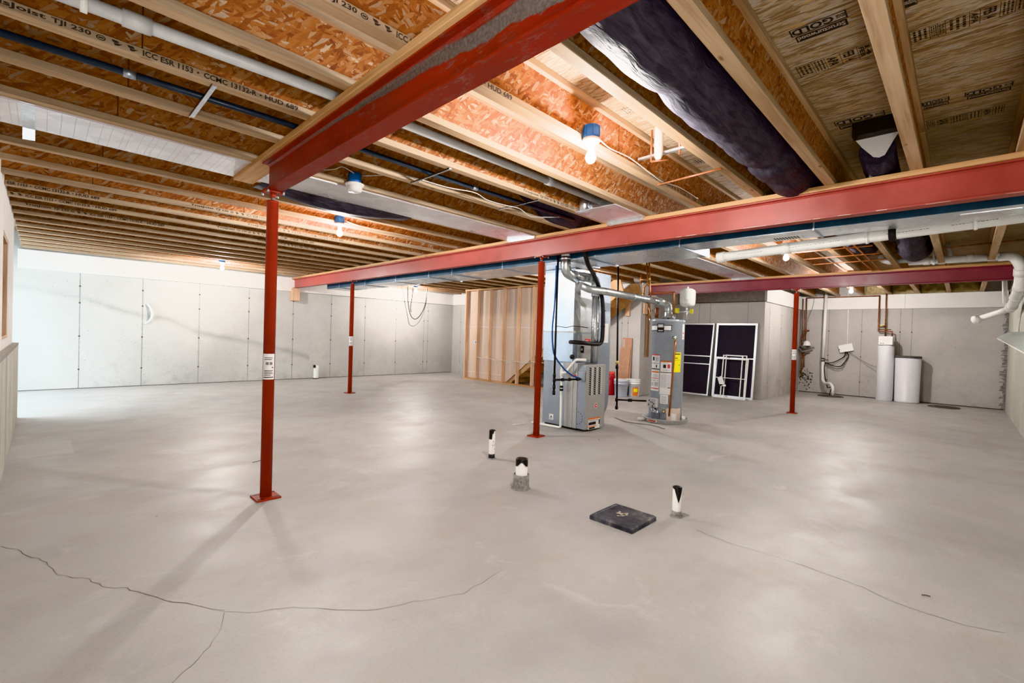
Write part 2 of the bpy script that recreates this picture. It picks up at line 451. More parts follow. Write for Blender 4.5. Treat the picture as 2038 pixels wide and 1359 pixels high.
def frame_rect(bm, o, ux, uy, x0, x1, y0, y1, t, mi=0):
    rect(bm, o, ux, uy, x0, x1, y0, y0 + t, mi); rect(bm, o, ux, uy, x0, x1, y1 - t, y1, mi)
    rect(bm, o, ux, uy, x0, x0 + t, y0 + t, y1 - t, mi); rect(bm, o, ux, uy, x1 - t, x1, y0 + t, y1 - t, mi)

def B(): return bmesh.new()

def wloc(o):
    v = Vector((0, 0, 0))
    while o is not None: v += o.location; o = o.parent
    return v

def obj(name, bm, mats, parent=None, loc=None):
    """link a world-space bmesh as ONE object; origin at loc (top level) or at its parent"""
    me = bpy.data.meshes.new(name)
    org = wloc(parent) if parent else Vector(loc or (0, 0, 0))
    bmesh.ops.translate(bm, verts=bm.verts, vec=-org)
    bm.to_mesh(me); bm.free()
    for m in (mats if isinstance(mats, (list, tuple)) else [mats]): me.materials.append(M[m])
    o = bpy.data.objects.new(name, me); COL.objects.link(o)
    if parent: o.parent = parent
    else: o.location = org
    return o

def tag(o, label, cat, group=None):
    o['label'] = label; o['category'] = cat
    if group: o['group'] = group
    return o
def thing(name, label, cat, loc, group=None):
    o = bpy.data.objects.new(name, None); COL.objects.link(o); o.location = loc; o.empty_display_size = .1
    return tag(o, label, cat, group)
def struct(name, bm, mats, parent=None):
    o = obj(name, bm, mats, parent)
    if not parent: o['kind'] = 'structure'
    return o
def dup(root, loc, label, group=None):
    r = root.copy(); COL.objects.link(r); r.location = loc; r['label'] = label
    if group: r['group'] = group
    for ch in list(root.children):
        c = ch.copy(); COL.objects.link(c); c.parent = r
        for g in list(ch.children):
            d = g.copy(); COL.objects.link(d); d.parent = c
    return r
def part(name, mats, parent, fn, label=None):
    bm = B(); fn(bm); o = obj(name, bm, mats, parent)
    if label: o['label'] = label
    return o

# ------------------------------------------------------------------ camera
cam = bpy.data.cameras.new('camera'); co = bpy.data.objects.new('camera', cam); COL.objects.link(co)
yaw, pitch, roll = .775715926, -.0128789395, .030897902
f = Vector((math.cos(yaw), math.sin(yaw), 0)); r_ = Vector((math.sin(yaw), -math.cos(yaw), 0)); u = Vector((0, 0, 1))
f2 = f * math.cos(pitch) + u * math.sin(pitch); u2 = -f * math.sin(pitch) + u * math.cos(pitch)
r3 = r_ * math.cos(roll) + u2 * math.sin(roll); u3 = -r_ * math.sin(roll) + u2 * math.cos(roll)
co.matrix_world = Matrix(((r3.x, u3.x, -f2.x, 0), (r3.y, u3.y, -f2.y, 0), (r3.z, u3.z, -f2.z, 1.2), (0, 0, 0, 1)))
cam.sensor_width = 36; cam.lens = 36 * 917.88 / 2038; cam.clip_start = .02; cam.clip_end = 100
SC.camera = co

# ------------------------------------------------------------------ room shell
WL = 11.39      # left wall
CT = 2.08       # concrete top
JB = 2.40       # underside of joists
SF = 2.70       # underside of subfloor
def strip(bm, pts, w, z, mi, jit=.006):
    pts = [Vector((x, y, z)) for x, y in pts]; fine = [pts[0]]
    for a, b in zip(pts, pts[1:]):
        n = max(2, int((b - a).length / .04))
        for i in range(1, n + 1):
            p = a.lerp(b, i / n)
            fine.append(p + Vector((random.uniform(-jit, jit), random.uniform(-jit, jit), 0)))
    prev = None
    for i, p in enumerate(fine):
        d = (fine[min(i + 1, len(fine) - 1)] - fine[max(i - 1, 0)]).normalized(); n = Vector((-d.y, d.x, 0)) * w * random.uniform(.3, 1) / 2
        a, b = bm.verts.new(p + n), bm.verts.new(p - n)
        if prev: f_ = bm.faces.new([prev[0], prev[1], b, a]); f_.material_index = mi; f_.normal_update(); 
        if prev and f_.normal.z < 0: f_.normal_flip()
        prev = (a, b)

bm = B()
box(bm, -2.6, 13.9, -.9, 11.7, -.15, 0)
strip(bm, [(-.14, 3.61), (-.08, 3.52), (-.03, 3.38), (.02, 3.27), (.05, 3.08), (.12, 2.95), (.17, 2.9), (.21, 2.76), (.28, 2.68), (.35, 2.53), (.42, 2.41), (.49, 2.29), (.55, 2.19)], .005, .0008, 1, .010)
strip(bm, [(.55, 2.19), (.66, 2.09), (.77, 2.03), (.87, 1.92), (1.01, 1.79), (1.17, 1.72), (1.31, 1.65), (1.38, 1.62), (1.67, 1.65)], .0026, .0008, 1, .007)
strip(bm, [(.55, 2.18), (.52, 2.08), (.47, 2.01), (.43, 1.96), (.41, 1.94), (.32, 1.86)], .0026, .0008, 1, .007)
strip(bm, [(2.93, 1.18), (2.89, .97), (2.91, .78), (2.91, .63), (2.9, .49), (2.88, .32), (2.83, .22), (2.82, .09), (2.83, -.04), (2.88, -.16)], .0035, .0008, 1, .004)
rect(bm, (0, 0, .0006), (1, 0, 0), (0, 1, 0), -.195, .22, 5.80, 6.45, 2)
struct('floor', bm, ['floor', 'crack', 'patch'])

def seams_x(bm, xs, y, z0, z1, w=.012, s=-1):
    for x in xs:
        rect(bm, (0, y + s * .002, 0), (1, 0, 0), (0, 0, 1), x - w / 2, x + w / 2, z0, z1, 1)
        for z in (.35, .95, 1.55, 1.85):
            lathe(bm, (x, y + s * .003, z), [(.016, 0), (0, .002)], 8, 2, (0, s, 0), False)
bm = B(); box(bm, -2.6, 9.2, WL, WL + .3, -.15, 2.75)
seams_x(bm, [.47, 1.36, 2.29, 3.22, 4.17, 5.09, 6.01, 6.95, 7.88, 8.02], WL, 0, CT)
rect(bm, (0, WL - .003, 0), (1, 0, 0), (0, 0, 1), -.3, 8.95, 0, .012, 2)
struct('wall_left', bm, ['wall_left', 'seam', 'seam_dark'])
bm = B(); box(bm, -.3, 8.95, WL - .055, WL, CT, JB)
for x in (2.1, 4.5, 6.95): rect(bm, (0, WL - .056, 0), (1, 0, 0), (0, 0, 1), x, x + .004, CT, JB, 1)
struct('trim_1', bm, ['panel', 'panelshade'])
# stepped far wall: X = 8.95, then Y = 4.95, then X = 10.65, then Y = 3.02, then X = 13.6
def seams_y(bm, ys, x, z0, z1, w=.012):
    for y in ys:
        rect(bm, (x - .002, 0, 0), (0, 1, 0), (0, 0, 1), y - w / 2, y + w / 2, z0, z1, 1)
        for z in (.35, .95, 1.55): lathe(bm, (x - .003, y, z), [(.014, 0), (0, .002)], 8, 2, (-1, 0, 0), False)
bm = B(); box(bm, 8.95, 9.3, 4.95, WL, -.15, 2.75)
seams_y(bm, [11.0, 10.1, 9.7, 5.25, 5.4], 8.95, 0, CT)
struct('wall_far', bm, ['wall', 'seam', 'seam_dark'])
bm = B(); box(bm, 8.9, 8.95, 4.95, WL - .055, CT, JB); struct('trim_2', bm, ['panel'])
bm = B(); box(bm, 9.3, 10.95, 4.95, 5.25, -.15, 2.75)
seams_x(bm, [9.45, 9.6, 10.3], 4.95, 0, CT)
struct('wall_step', bm, ['wall', 'seam', 'seam_dark'])
bm = B(); box(bm, 8.9, 10.6, 4.9, 4.95, CT, JB); struct('trim_3', bm, ['panel'])
bm = B(); box(bm, 10.65, 10.95, 3.02, 4.95, -.15, 2.75)
seams_y(bm, [3.35, 4.15, 4.4], 10.65, 0, CT)
struct('wall_recess', bm, ['wall', 'seam', 'seam_dark'])
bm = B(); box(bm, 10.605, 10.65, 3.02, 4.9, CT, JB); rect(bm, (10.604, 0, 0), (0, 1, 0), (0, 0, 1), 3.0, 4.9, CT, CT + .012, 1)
struct('trim_4', bm, ['panelshade', 'seam_dark'])  # recess strip takes the panel's painted shade tone
bm = B(); box(bm, 10.95, 13.9, 3.02, 3.32, -.15, 2.75)
seams_x(bm, [11.0, 11.9, 12.8], 3.02, 0, CT)
struct('wall_return', bm, ['wall', 'seam', 'seam_dark'])
bm = B(); box(bm, 10.605, 13.6, 2.97, 3.02, CT, JB); struct('trim_5', bm, ['panel'])
bm = B(); box(bm, 13.6, 13.9, -.9, 3.02, -.15, 2.75)
seams_y(bm, [.85, 1.75, 2.4, 1.05], 13.6, 0, CT)
rect(bm, (13.597, 0, 0), (0, 1, 0), (0, 0, 1), -.62, 3.0, 0, .02, 2)
struct('wall_back', bm, ['wall', 'seam', 'seam_dark'])
bm = B(); box(bm, 13.55, 13.6, -.60, 2.97, CT, JB); rect(bm, (13.549, 0, 0), (0, 1, 0), (0, 0, 1), .98, .986, CT, JB, 1)
struct('trim_6', bm, ['panel', 'panelshade'])
bm = B(); box(bm, -.6, 13.9, -.95, -.62, -.15, 2.75)
for x in (2.2, 4.2, 6.0, 7.7, 9.4, 11.2, 13.2): rect(bm, (0, -.619, 0), (1, 0, 0), (0, 0, 1), x, x + .015, 0, 2.2, 1)
z = .0
while z < 2.0:   # ragged keyway of mortar at the corner
    h_ = random.uniform(.015, .06); w0 = random.uniform(.03, .11)
    poly(bm, [(13.598, -.62, z), (13.598, -.62 + w0, z + random.uniform(-.01, .01)), (13.598, -.62 + w0 * random.uniform(.6, 1.1), z + h_), (13.598, -.62, z + h_)], 2)
    box(bm, 13.5 + random.uniform(0, .05), 13.6, -.62, -.6 + random.uniform(-.01, .02), z, z + h_, 2); z += h_ * random.uniform(.8, 1.5)
struct('wall_right', bm, ['wall_g', 'seam', 'mortar'])
# near wall: low concrete wall with a framed panel wall above it, holding a window
bm = B(); box(bm, -.45, -.2, -.95, 8.3, -.15, .93); rect(bm, (-.199, 0, 0), (0, 1, 0), (0, 0, 1), -.9, 8.3, .9, .93, 1)
for y in (4.9, 5.6, 6.3, 7.0, 7.7): rect(bm, (-.199, 0, 0), (0, 1, 0), (0, 0, 1), y, y + .02, 0, .9, 1)
struct('wall_near', bm, ['wall_g', 'seam'])
bm = B(); box(bm, -.40, -.25, -.95, 6.1, .93, 2.75); box(bm, -.40, -.25, 7.0, 8.2, .93, 2.75)
box(bm, -.40, -.25, 6.1, 7.0, .93, 1.02); box(bm, -.40, -.25, 6.1, 7.0, 2.0, 2.75)
struct('wall_near_upper', bm, ['panel'])
bm = B()
box(bm, -.40, -.255, 6.97, 7.0, 1.02, 2.0); box(bm, -.40, -.255, 6.1, 6.13, 1.02, 2.0); box(bm, -.40, -.255, 6.13, 6.97, 1.97, 2.0); box(bm, -.40, -.255, 6.13, 6.97, 1.02, 1.05)
w_ = struct('window_1', bm, ['lumber_z'])
part('window_sash', 'white_pl', w_, lambda b: [box(b, -.39, -.36, 6.13, 6.18, 1.05, 1.97), box(b, -.39, -.36, 6.92, 6.97, 1.05, 1.97), box(b, -.39, -.36, 6.18, 6.92, 1.05, 1.1), box(b, -.39, -.36, 6.18, 6.92, 1.92, 1.97)])
bm = B(); box(bm, -2.6, -.4, 8.0, 8.2, -.15, 2.75); box(bm, -2.7, -2.4, 8.2, WL, 2.2, 2.75)
struct('wall_alcove', bm, ['panel'])
# subfloor
SHEETS = [3.06, 4.28, 5.5, 1.84, .62]
bm = B(); box(bm, -2.7, 13.9, -.95, 11.7, SF, SF + .02)
for x in (-.6, .62, 1.84, 3.07, 4.29, 5.5, 6.7, 7.9, 9.1, 10.3, 11.5, 12.7):
    rect(bm, (0, 0, SF - .001), (0, 1, 0), (1, 0, 0), -.6, 11.3, x, x + .004, 1)
ceil = struct('ceiling', bm, ['subfloor', 'web_mark'])
# grade stamps printed on the subfloor; text runs along +Y, its up direction is +X, read from below
def stamp_logo(b, x0, x1, y0, y1, flip=1):
    o = Vector((x0, y0, SF - .0012)); L = y1 - y0; H = x1 - x0
    ux, uy = (0, 1, 0), (1, 0, 0)
    rect(b, o, ux, uy, 0, L, 0, H * .50, 0); rect(b, o - Vector((0, 0, .0004)), ux, uy, .006, L - .006, H * .03, H * .44, 1)
    text(b, 'GOLD', o + Vector((H * .05, L * .22, -.0010)), ux, uy, L * .75, H * .38, 0)
    text(b, 'EDGE', o + Vector((H * .12, L * .03, -.0010)), ux, uy, L * .15, H * .2, 0)
    rect(b, o, ux, uy, L * .03, L * .95, H * .56, H * .96, 0)
    text(b, 'Structurwood', o + Vector((H * .62, L * .06, -.0008)), ux, uy, L * .86, H * .27, 1)
for (a, b_, c_, d_) in ((2.49, 2.62, .425, .65), (3.71, 3.87, .41, .675), (3.75, 3.87, .11, .235), (3.76, 3.88, -.15, .045), (2.50, 2.66, .19, .245)):
    part('printed_stamp', ['ink', 'bare'], ceil, lambda b: stamp_logo(b, a, b_, c_, d_))
def stamp_row(b, x0, x1, y0, y1, n, words):
    o = Vector((x0, y0, SF - .0012)); L = y1 - y0; H = x1 - x0; ux, uy = (0, 1, 0), (1, 0, 0)
    frame_rect(b, o, ux, uy, 0, L, 0, H, .0022)
    e = [0] + sorted(random.uniform(.9, 1.1) * L * i / n for i in range(1, n)) + [L]
    for i, (p, q) in enumerate(zip(e, e[1:])):
        rect(b, o, ux, uy, q - .001, q + .001, 0, H)
        w = words[i % len(words)]
        if w:   # words stand across the row
            k = len(w)
            for j, t in enumerate(w):
                yy = p + (q - p) * (.12 + .8 * j / k)
                text(b, t, o + Vector((H * .14, yy + (q - p) * .72 / k, 0)), (1, 0, 0), (0, -1, 0), H * .7, (q - p) * .66 / k)
        else:
            for j in range(3):
                yy = p + (q - p) * (.15 + .27 * j)
                x_ = .1
                while x_ < .85:
                    wd = random.uniform(.05, .16); rect(b, o, ux, uy, yy - 0, yy + (q - p) * .13, H * x_, H * min(.9, x_ + wd)); x_ += wd + .04
part('printed_stamp', ['ink'], ceil, lambda b: stamp_row(b, 2.84, 2.975, .375, .70, 5, [('14', 'FEB'), ('FEB 14',), ('APA',), None, None]))
part('printed_stamp', ['ink'], ceil, lambda b: stamp_row(b, 2.87, 3.0, -.16, .235, 8, [None, None, ('FEB 14',), ('APA', ), None, ('THIS SIDE', 'DOWN'), None, None]))
part('printed_stamp', ['ink'], ceil, lambda b: stamp_row(b, 4.08, 4.22, -.13, .225, 7, [None, ('APA',), None, None]))
part('printed_stamp', ['ink'], ceil, lambda b: stamp_row(b, 2.60, 2.73, 1.30, 1.66, 5, [None, ('APA',), None, None]))
part('printed_stamp', ['ink'], ceil, lambda b: stamp_row(b, 3.75, 3.88, 1.30, 1.66, 5, [None, ('APA',), None, None]))

# ------------------------------------------------------------------ floor joists
FL = .068; FH = .040; SP = .489; Y0 = .268
def joist_parts(root, x0, x1):
    L = x1 - x0
    def web(b):
        box(b, x0, x1, root.location.y - .006, root.location.y + .006, JB + FH - .004, SF - FH + .004)
        x = x0 + .55
        while x < x1:
            for sy in (-1, 1): rect(b, (0, root.location.y + sy * .0068, 0), (1, 0, 0), (0, 0, 1), x, x + .006, JB + FH, SF - FH, 1)
            x += 1.22
    part('web', ['osb', 'web_mark'], root, web)
    yy = root.location.y
    part('bottom_flange', 'flange', root, lambda b: box(b, x0, x1, yy - FL / 2, yy + FL / 2, JB, JB + FH, 0, .003))
    part('top_flange', 'flange', root, lambda b: box(b, x0, x1, yy - FL / 2, yy + FL / 2, SF - FH, SF - .001, 0, .003))
ORD = ['first', 'second', 'third', 'fourth', 'fifth', 'sixth', 'seventh', 'eighth', 'ninth', 'tenth', 'eleventh', 'twelfth']
def ordinal_from(i, n):   # i = index from right wall, n = rows
    if i < n / 2: return ORD[i] + ' from the right wall'
    return ORD[n - 1 - i] + ' from the left wall'
SPANS = [('a', -.25, 4.165, 24, 'in front of the long red beam', 'joists in front of the long beam'),
         ('b', 4.175, 9.165, 24, 'behind the long red beam', 'joists behind the long beam'),
         ('c', 9.175, 13.6, 10, 'beyond the maroon beam', 'joists beyond the maroon beam')]
JO = {}
for key, x0, x1, n, where, grp in SPANS:
    proto = None
    for i in range(n):
        y = Y0 + SP * (i - 1)
        wh = ordinal_from(i, n) if n == 24 else (ORD[i] + ' from the right wall')
        lab = 'wooden floor joist ' + where + ', ' + wh
        if proto is None:
            proto = thing('floor_joist', lab, 'joist', ((x0 + x1) / 2, y, JB), grp); joist_parts(proto, x0, x1); JO[key, i] = proto
        else: JO[key, i] = dup(proto, ((x0 + x1) / 2, y, JB), lab, grp)
# ink lettering on the flange sides that face the camera
T1 = 'TJI 230'; T2 = 'ICC ESR 1153 \u2022 CCMC 13132-R \u2022 HUD 689'
def flange_text(key, i, x, items, h=.026, side=-1):
    y = Y0 + SP * (i - 1) + side * (FL / 2 + .0012)
    ux = (1, 0, 0) if side < 0 else (-1, 0, 0)
    def fn(b):
        p = x
        for body, w in items:
            if body == 'oval':
                o = Vector((p, y, JB + .007))
                lathe(b, (p + w / 2, y, JB + FH / 2), [(h * .5, 0), (h * .42, .0002)], 16, 0, (0, side, 0), False)
                text(b, 'M', (p + w * .25, y, JB + .5 * FH - h * .2), ux, (0, 0, 1), w * .5, h * .4)
            elif body == 'leaf':
                for k in range(3): rect(b, (p, y, JB + .009), ux, (0, 0, 1), w * (.05 + .12 * k), w * (.75 - .05 * k), h * (.7 - .28 * k), h * (.9 - .28 * k))
            else: text(b, body, (p, y, JB + .5 * FH - h / 2), ux, (0, 0, 1), w, h)
            p += w + .022
    part('printed_text', 'ink_soft', JO[key, i], fn)
ITEMS = [('TrusJoist', .15), (T1, .115), ('oval', .03), ('leaf', .035), ('leaf', .035), ('ICC ESR 1153', .16), ('\u2022', .008), ('CCMC 13132-R', .18), ('\u2022', .008), ('HUD 689', .10)]
def scaled(k, it=ITEMS): return [(b_, w * k) for b_, w in it]
def lettering(key, k, x, pre=True, h=.026):
    w = [('TrusJoist', -.215, .20), (T1, 0, .12), ('oval', .135, .032), ('leaf', .185, .038), ('leaf', .238, .038), ('ICC ESR 1153', .292, .19), ('\u2022', .497, .009), ('CCMC 13132-R', .525, .235), ('\u2022', .775, .009), ('HUD 689', .80, .17)]
    y = Y0 + SP * k - FL / 2 - .0012; zc = JB + FH / 2
    def fn(b):
        for body, dx, ww in w:
            p = x + dx
            if body == 'TrusJoist' and not pre: continue
            if body == 'oval':
                for a in range(14):
                    t0, t1 = 2 * PI * a / 14, 2 * PI * (a + 1) / 14
                    q = lambda t, r: (p + ww / 2 + math.cos(t) * ww / 2 * r, y, zc + math.sin(t) * h * .42 * r)
                    poly(b, [q(t0, .72), q(t0, 1), q(t1, 1), q(t1, .72)])
                rect(b, (p, y, zc), (1, 0, 0), (0, 0, 1), ww * .25, ww * .75, -.003, .003)
            elif body == 'leaf':
                poly(b, [(p, y, zc + h * .42), (p + ww * .55, y, zc + h * .42), (p + ww * .7, y, zc + h * .12), (p + ww * .3, y, zc - h * .05), (p + ww * .1, y, zc + h * .1)])
                poly(b, [(p + ww * .2, y, zc - h * .1), (p + ww, y, zc + h * .1), (p + ww * .6, y, zc - h * .35), (p + ww * .3, y, zc - h * .42)])
            elif body == '\u2022': lathe(b, (p + ww / 2, y, zc), [(.005, 0), (0, .0002)], 8, 0, (0, -1, 0), False)
            else: text(b, body, (p, y, zc - h / 2), (1, 0, 0), (0, 0, 1), ww, h)
    part('printed_text', 'ink_soft', JO[key, k + 1], fn)
for key, k, x in (('a', 5, .01), ('a', 3, .71), ('a', 5, 3.02), ('a', 12, -.59), ('a', 13, -.42), ('a', 14, .07), ('a', 11, 1.25), ('a', 12, 1.9), ('a', 13, 1.7), ('a', 14, 2.3), ('a', 3, 3.35), ('b', 5, 6.9), ('b', 10, 5.2), ('b', 11, 5.4)):
    lettering(key, k, x)

# ------------------------------------------------------------------ steel beams
def beam_bm(x, y0, y1, z0, z1, fw, mi=0):
    b = B(); tf = .010; tw = .007
    box(b, x - fw / 2, x + fw / 2, y0, y1, z0, z0 + tf); box(b, x - fw / 2, x + fw / 2, y0, y1, z1 - tf, z1)
    box(b, x - tw / 2, x + tw / 2, y0, y1, z0 + tf, z1 - tf)
    for sx in (-1, 1):   # fillets between web and flanges
        a = x + sx * tw / 2
        prism(b, [(a, y0, z0 + tf), (a + sx * .012, y0, z0 + tf), (a, y0, z0 + tf + .012)], (0, y1 - y0, 0))
        prism(b, [(a, y0, z1 - tf), (a + sx * .012, y0, z1 - tf), (a, y0, z1 - tf - .012)], (0, y1 - y0, 0))
    return b
BZ0, BZ1 = 2.158, 2.362
def beam(x, y0, y1, mat, label, px0, px1, py1, chips=0, endcut=True):
    t = thing('steel_beam', label, 'beam', (x, (y0 + y1) / 2, BZ0))
    b = beam_bm(x, y0, y1, BZ0, BZ1, .10)
    if endcut:
        q = .0008; tf = .010; tw = .007
        for (a0, a1, c0, c1) in ((x - .05, x + .05, BZ0, BZ0 + tf), (x - .05, x + .05, BZ1 - tf, BZ1), (x - tw / 2, x + tw / 2, BZ0 + tf, BZ1 - tf)):
            poly(b, [(a0, y1 + q, c0), (a0, y1 + q, c1), (a1, y1 + q, c1), (a1, y1 + q, c0)], 1)
    if chips:
        y = y0 + .3
        while y < y1 - .2:
            L = random.uniform(.02, .18)
            box(b, x - .0512, x - .0492, y, y + L, BZ0 + .001, BZ0 + random.uniform(.002, .005), 2); y += L + random.uniform(.0, chips) + (0 if y < 1.8 else .5)
    obj('i_section', b, [mat, 'steel_end', 'chip'], t)
    part('top_plate', 'lumber_y', t, lambda b: box(b, px0, px1, y0, py1, BZ1 + .0005, JB - .0005, 0, .003))
    return t
beam(1.12, -.615, 3.56, 'red1', 'short red steel beam overhead, nearest the camera, mortar smeared along its web', 1.045, 1.185, 4.17)
beam(4.17, -.615, 11.385, 'red2', 'long bright red steel beam crossing the whole room to the left wall', 4.10, 4.24, 11.385, .25, False)
beam(9.17, -.615, 4.93, 'red3', 'maroon steel beam at the far right, over the water softener side', 9.10, 9.24, 4.90, 0, False)

# ------------------------------------------------------------------ steel columns
def column(x, y, label, zs=None, rot=0, r=.038):
    t = thing('steel_column', label, 'column', (x, y, 0), 'red steel columns')
    tb = part('tube', 'redcol', t, lambda b: lathe(b, (x, y, 0), [(0, .012), (r, .012), (r, 2.075), (r + .003, 2.076), (r + .003, 2.09), (0, 2.09)], 28))
    def bp(b):
        c, s = math.cos(rot), math.sin(rot)
        obox(b, (x, y, .006), (.078 * c, .078 * s, 0), (-.078 * s, .078 * c, 0), (0, 0, .006))
        for a in (-1, 1):
            for q in (-1, 1):
                obox(b, (x + .052 * a * c - .055 * q * s, y + .052 * a * s + .055 * q * c, .0123), (.022 * c, .022 * s, 0), (-.007 * s, .007 * c, 0), (0, 0, .0006), 1)
    part('base_plate', ['redcol', 'black'], t, bp)
    part('screw_shaft', ['steel_end', 'redcol'], t, lambda b: [cyl(b, (x, y, 2.09), (x, y, 2.12), .014, 16, 0), cyl(b, (x, y, 2.115), (x, y, 2.147), .017, 16, 1)])
    part('head_plate', 'redcol', t, lambda b: box(b, x - .06, x + .06, y - .045, y + .045, 2.146, 2.157))
    def bolts(b):
        for sx in (-1, 1):
            for sy in (-1, 1): cyl(b, (x + sx * .05, y + sy * .06, 2.135), (x + sx * .05, y + sy * .06, 2.158), .008, 6)
    part('bolts', 'bolt', t, bolts)
    if zs is not None:
        def lab(b):
            a0 = math.atan2(-y, -x); n = 8; w = 1.15
            for mi, (u0, u1, z0, z1, rr) in enumerate([(-w, w * .9, zs - .09, zs + .09, .0006)]):
                for i in range(n):
                    t0 = a0 + u0 + (u1 - u0) * i / n; t1 = a0 + u0 + (u1 - u0) * (i + 1) / n
                    poly(b, [(x + math.cos(q) * (r + rr), y + math.sin(q) * (r + rr), z) for q, z in ((t0, z0), (t1, z0), (t1, z1), (t0, z1))])
            for k, (z, hh, u0, u1) in enumerate([(.06, .004, -.8, .6), (.048, .004, -.8, .5), (.012, .02, -.5, .0), (.012, .02, .15, .6), (-.01, .008, .5, .75), (-.03, .004, -.8, .7), (-.04, .004, -.8, .6), (-.05, .004, -.8, .7), (-.062, .004, -.8, .3), (-.078, .006, -.9, .8)]):
                for i in range(4):
                    t0 = a0 + u0 + (u1 - u0) * i / 4; t1 = a0 + u0 + (u1 - u0) * (i + (1 if hh < .01 else .6)) / 4
                    poly(b, [(x + math.cos(q) * (r + .0014), y + math.sin(q) * (r + .0014), z_) for q, z_ in ((t0, zs + z), (t1, zs + z), (t1, zs + z + hh), (t0, zs + z + hh))], 1)
        part('paper_label', ['paper', 'ink'], tb, lab, 'white printed paper label')
column(1.125, 3.50, 'nearest red steel column, holding the end of the short beam', .93, 0)
column(4.155, 8.40, 'red steel column under the long beam, farthest left near the left wall', 1.0, .1)
column(4.175, 3.64, 'red steel column under the long beam beside the grey furnace', None, .1)
column(9.175, 2.11, 'red steel column under the maroon beam near the water softener', 1.02, .1)

# ------------------------------------------------------------------ bulbs and unlit fixture
def bulb_light(x, y, side, label, group='bare bulb ceiling lamps'):
    """box nailed to a joist whose face is at y; side = direction away from the joist"""
    t = thing('bulb_fixture', label, 'lamp', (x, y, JB + .02), group)
    def bx(b):
        lathe(b, (x, y, JB + .005), [(0, 0), (.048, 0), (.050, .02), (.050, .075), (0, .075)], 20)
        for a in range(6): box(b, x - .005 + .048 * math.cos(a), x + .005 + .048 * math.cos(a), y - .005 + .048 * math.sin(a), y + .005 + .048 * math.sin(a), JB + .02, JB + .078)
    part('junction_box', 'blue_box', t, bx)
    hd = part('lamp_holder', 'white_pl', t, lambda b: lathe(b, (x, y, JB + .005), [(.054, 0), (.056, -.012), (.045, -.02), (.022, -.03), (.020, -.05), (0, -.05)], 24))
    def bl(b): lathe(b, (x, y, JB - .045), [(.013, 0), (.014, -.014), (.022, -.032), (.030, -.052), (.031, -.066), (.024, -.084), (.012, -.093), (0, -.095)], 14)
    part('bulb', 'bulb', hd, bl, 'glowing bare bulb')
LIGHTS = [(2.32, 1.655, 'lit bare bulb in blue box on the joist near the hanging dark duct'),
          (2.34, 5.075, 'lit bare bulb in blue box right of the nearest red column'),
          (2.35, 9.965, 'lit bare bulb high up close to the left wall'),
          (6.95, 10.455, 'lit bare bulb behind the long beam, above the drooping wires'),
          (6.62, 1.655, 'lit bare bulb behind the long beam, above the water heater tank side'),
          (6.62, 5.075, 'added lit bare bulb behind the long beam, unseen above the furnace'),  # added out of sight to brighten the stud wall and stairs
          (11.35, 1.655, 'lit bare bulb just under the maroon beam at the back wall')]
for x, y, l in LIGHTS: bulb_light(x, y, -1, l)
x, y = 1.78, 3.606
t = thing('dome_fixture', 'unlit round white lamp on blue box beside the short beam', 'lamp', (x, y, JB))
part('junction_box', 'blue_box', t, lambda b: lathe(b, (x, y, JB + .0), [(0, 0), (.048, 0), (.050, .02), (.050, .085), (0, .085)], 20))
part('lamp_holder', 'white_pl', t, lambda b: lathe(b, (x, y, JB), [(.05, .002), (.075, .0), (.072, -.014), (.06, -.02)], 28))
part('dome_cover', 'frost', t, lambda b: lathe(b, (x, y, JB - .018), [(.06, 0), (.06, -.03), (.052, -.045), (0, -.05)], 28))

# ------------------------------------------------------------------ panned joist bays
def pan(x0, x1, y0, y1, label, endcap, tape=None):
    t = thing('duct_pan', label, 'duct', ((x0 + x1) / 2, (y0 + y1) / 2, JB))
    def sh(b):
        box(b, x0, x1, y0, y1, JB - .004, JB - .001)
        box(b, x0, x1, y0 - .001, y0 + .003, JB - .012, JB - .001)
        if tape is not None:
            xx = x0 + .02
            while xx < x1 - .05:
                if xx < 1.0: rect(b, (xx, 0, JB - .0046), (0, 1, 0), (1, 0, 0), y0 + .01, y1 - .01, 0, .002, 1)
                xx += random.choice((.03, .045, .06))
    part('pan_sheet', ['sheet', 'grid'], t, sh)
    if endcap:
        part('end_cap', 'foil', t, lambda b: box(b, x1 - .02, x1, y0 + .005, y1 - .005, JB - .05, JB - .003))
    if tape is not None:
        def tp(b):
            rect(b, (tape, 0, JB - .006), (0, 1, 0), (1, 0, 0), y0 - .01, y1 + .005, 0, .055)
            poly(b, [(tape, y1 + .005, JB - .006), (tape, y1 + .02, JB - .075), (tape + .055, y1 + .02, JB - .07), (tape + .055, y1 + .005, JB - .006)])
        part('foil_strip', 'galv', t, tp)
    return t
pan(-.24, 1.07, 3.72, 4.19, 'white metal sheet closing a joist bay left of the short beam', False, -.10)
t = pan(1.16, 4.08, 3.70, 4.16, 'white metal sheet closing a joist bay between short and long beam', False)
part('end_cap', 'foil', t, lambda b: box(b, 4.085, 4.098, 3.69, 4.15, BZ1 + .002, JB + .03))
t = pan(3.55, 4.08, 2.25, 2.70, 'small metal sheet closing the joist bay where the long grey pipe ends', False)
part('end_cap', 'foil', t, lambda b: box(b, 4.085, 4.098, 2.27, 2.68, BZ1 + .002, JB + .03))
part('duct_box', 'galv', t, lambda b: [box(b, 3.62, 4.08, 2.26, 2.68, JB + .02, SF - .01), cyl(b, (3.60, 2.62, JB - .02), (3.60, 2.62, JB + .16), .05, 18)])
t = pan(5.15, 9.08, 2.76, 3.16, 'white metal sheet closing a joist bay in front of the maroon beam', False)
part('end_cap', 'foil', t, lambda b: box(b, 9.085, 9.098, 2.75, 3.17, BZ1 + .002, JB + .03))
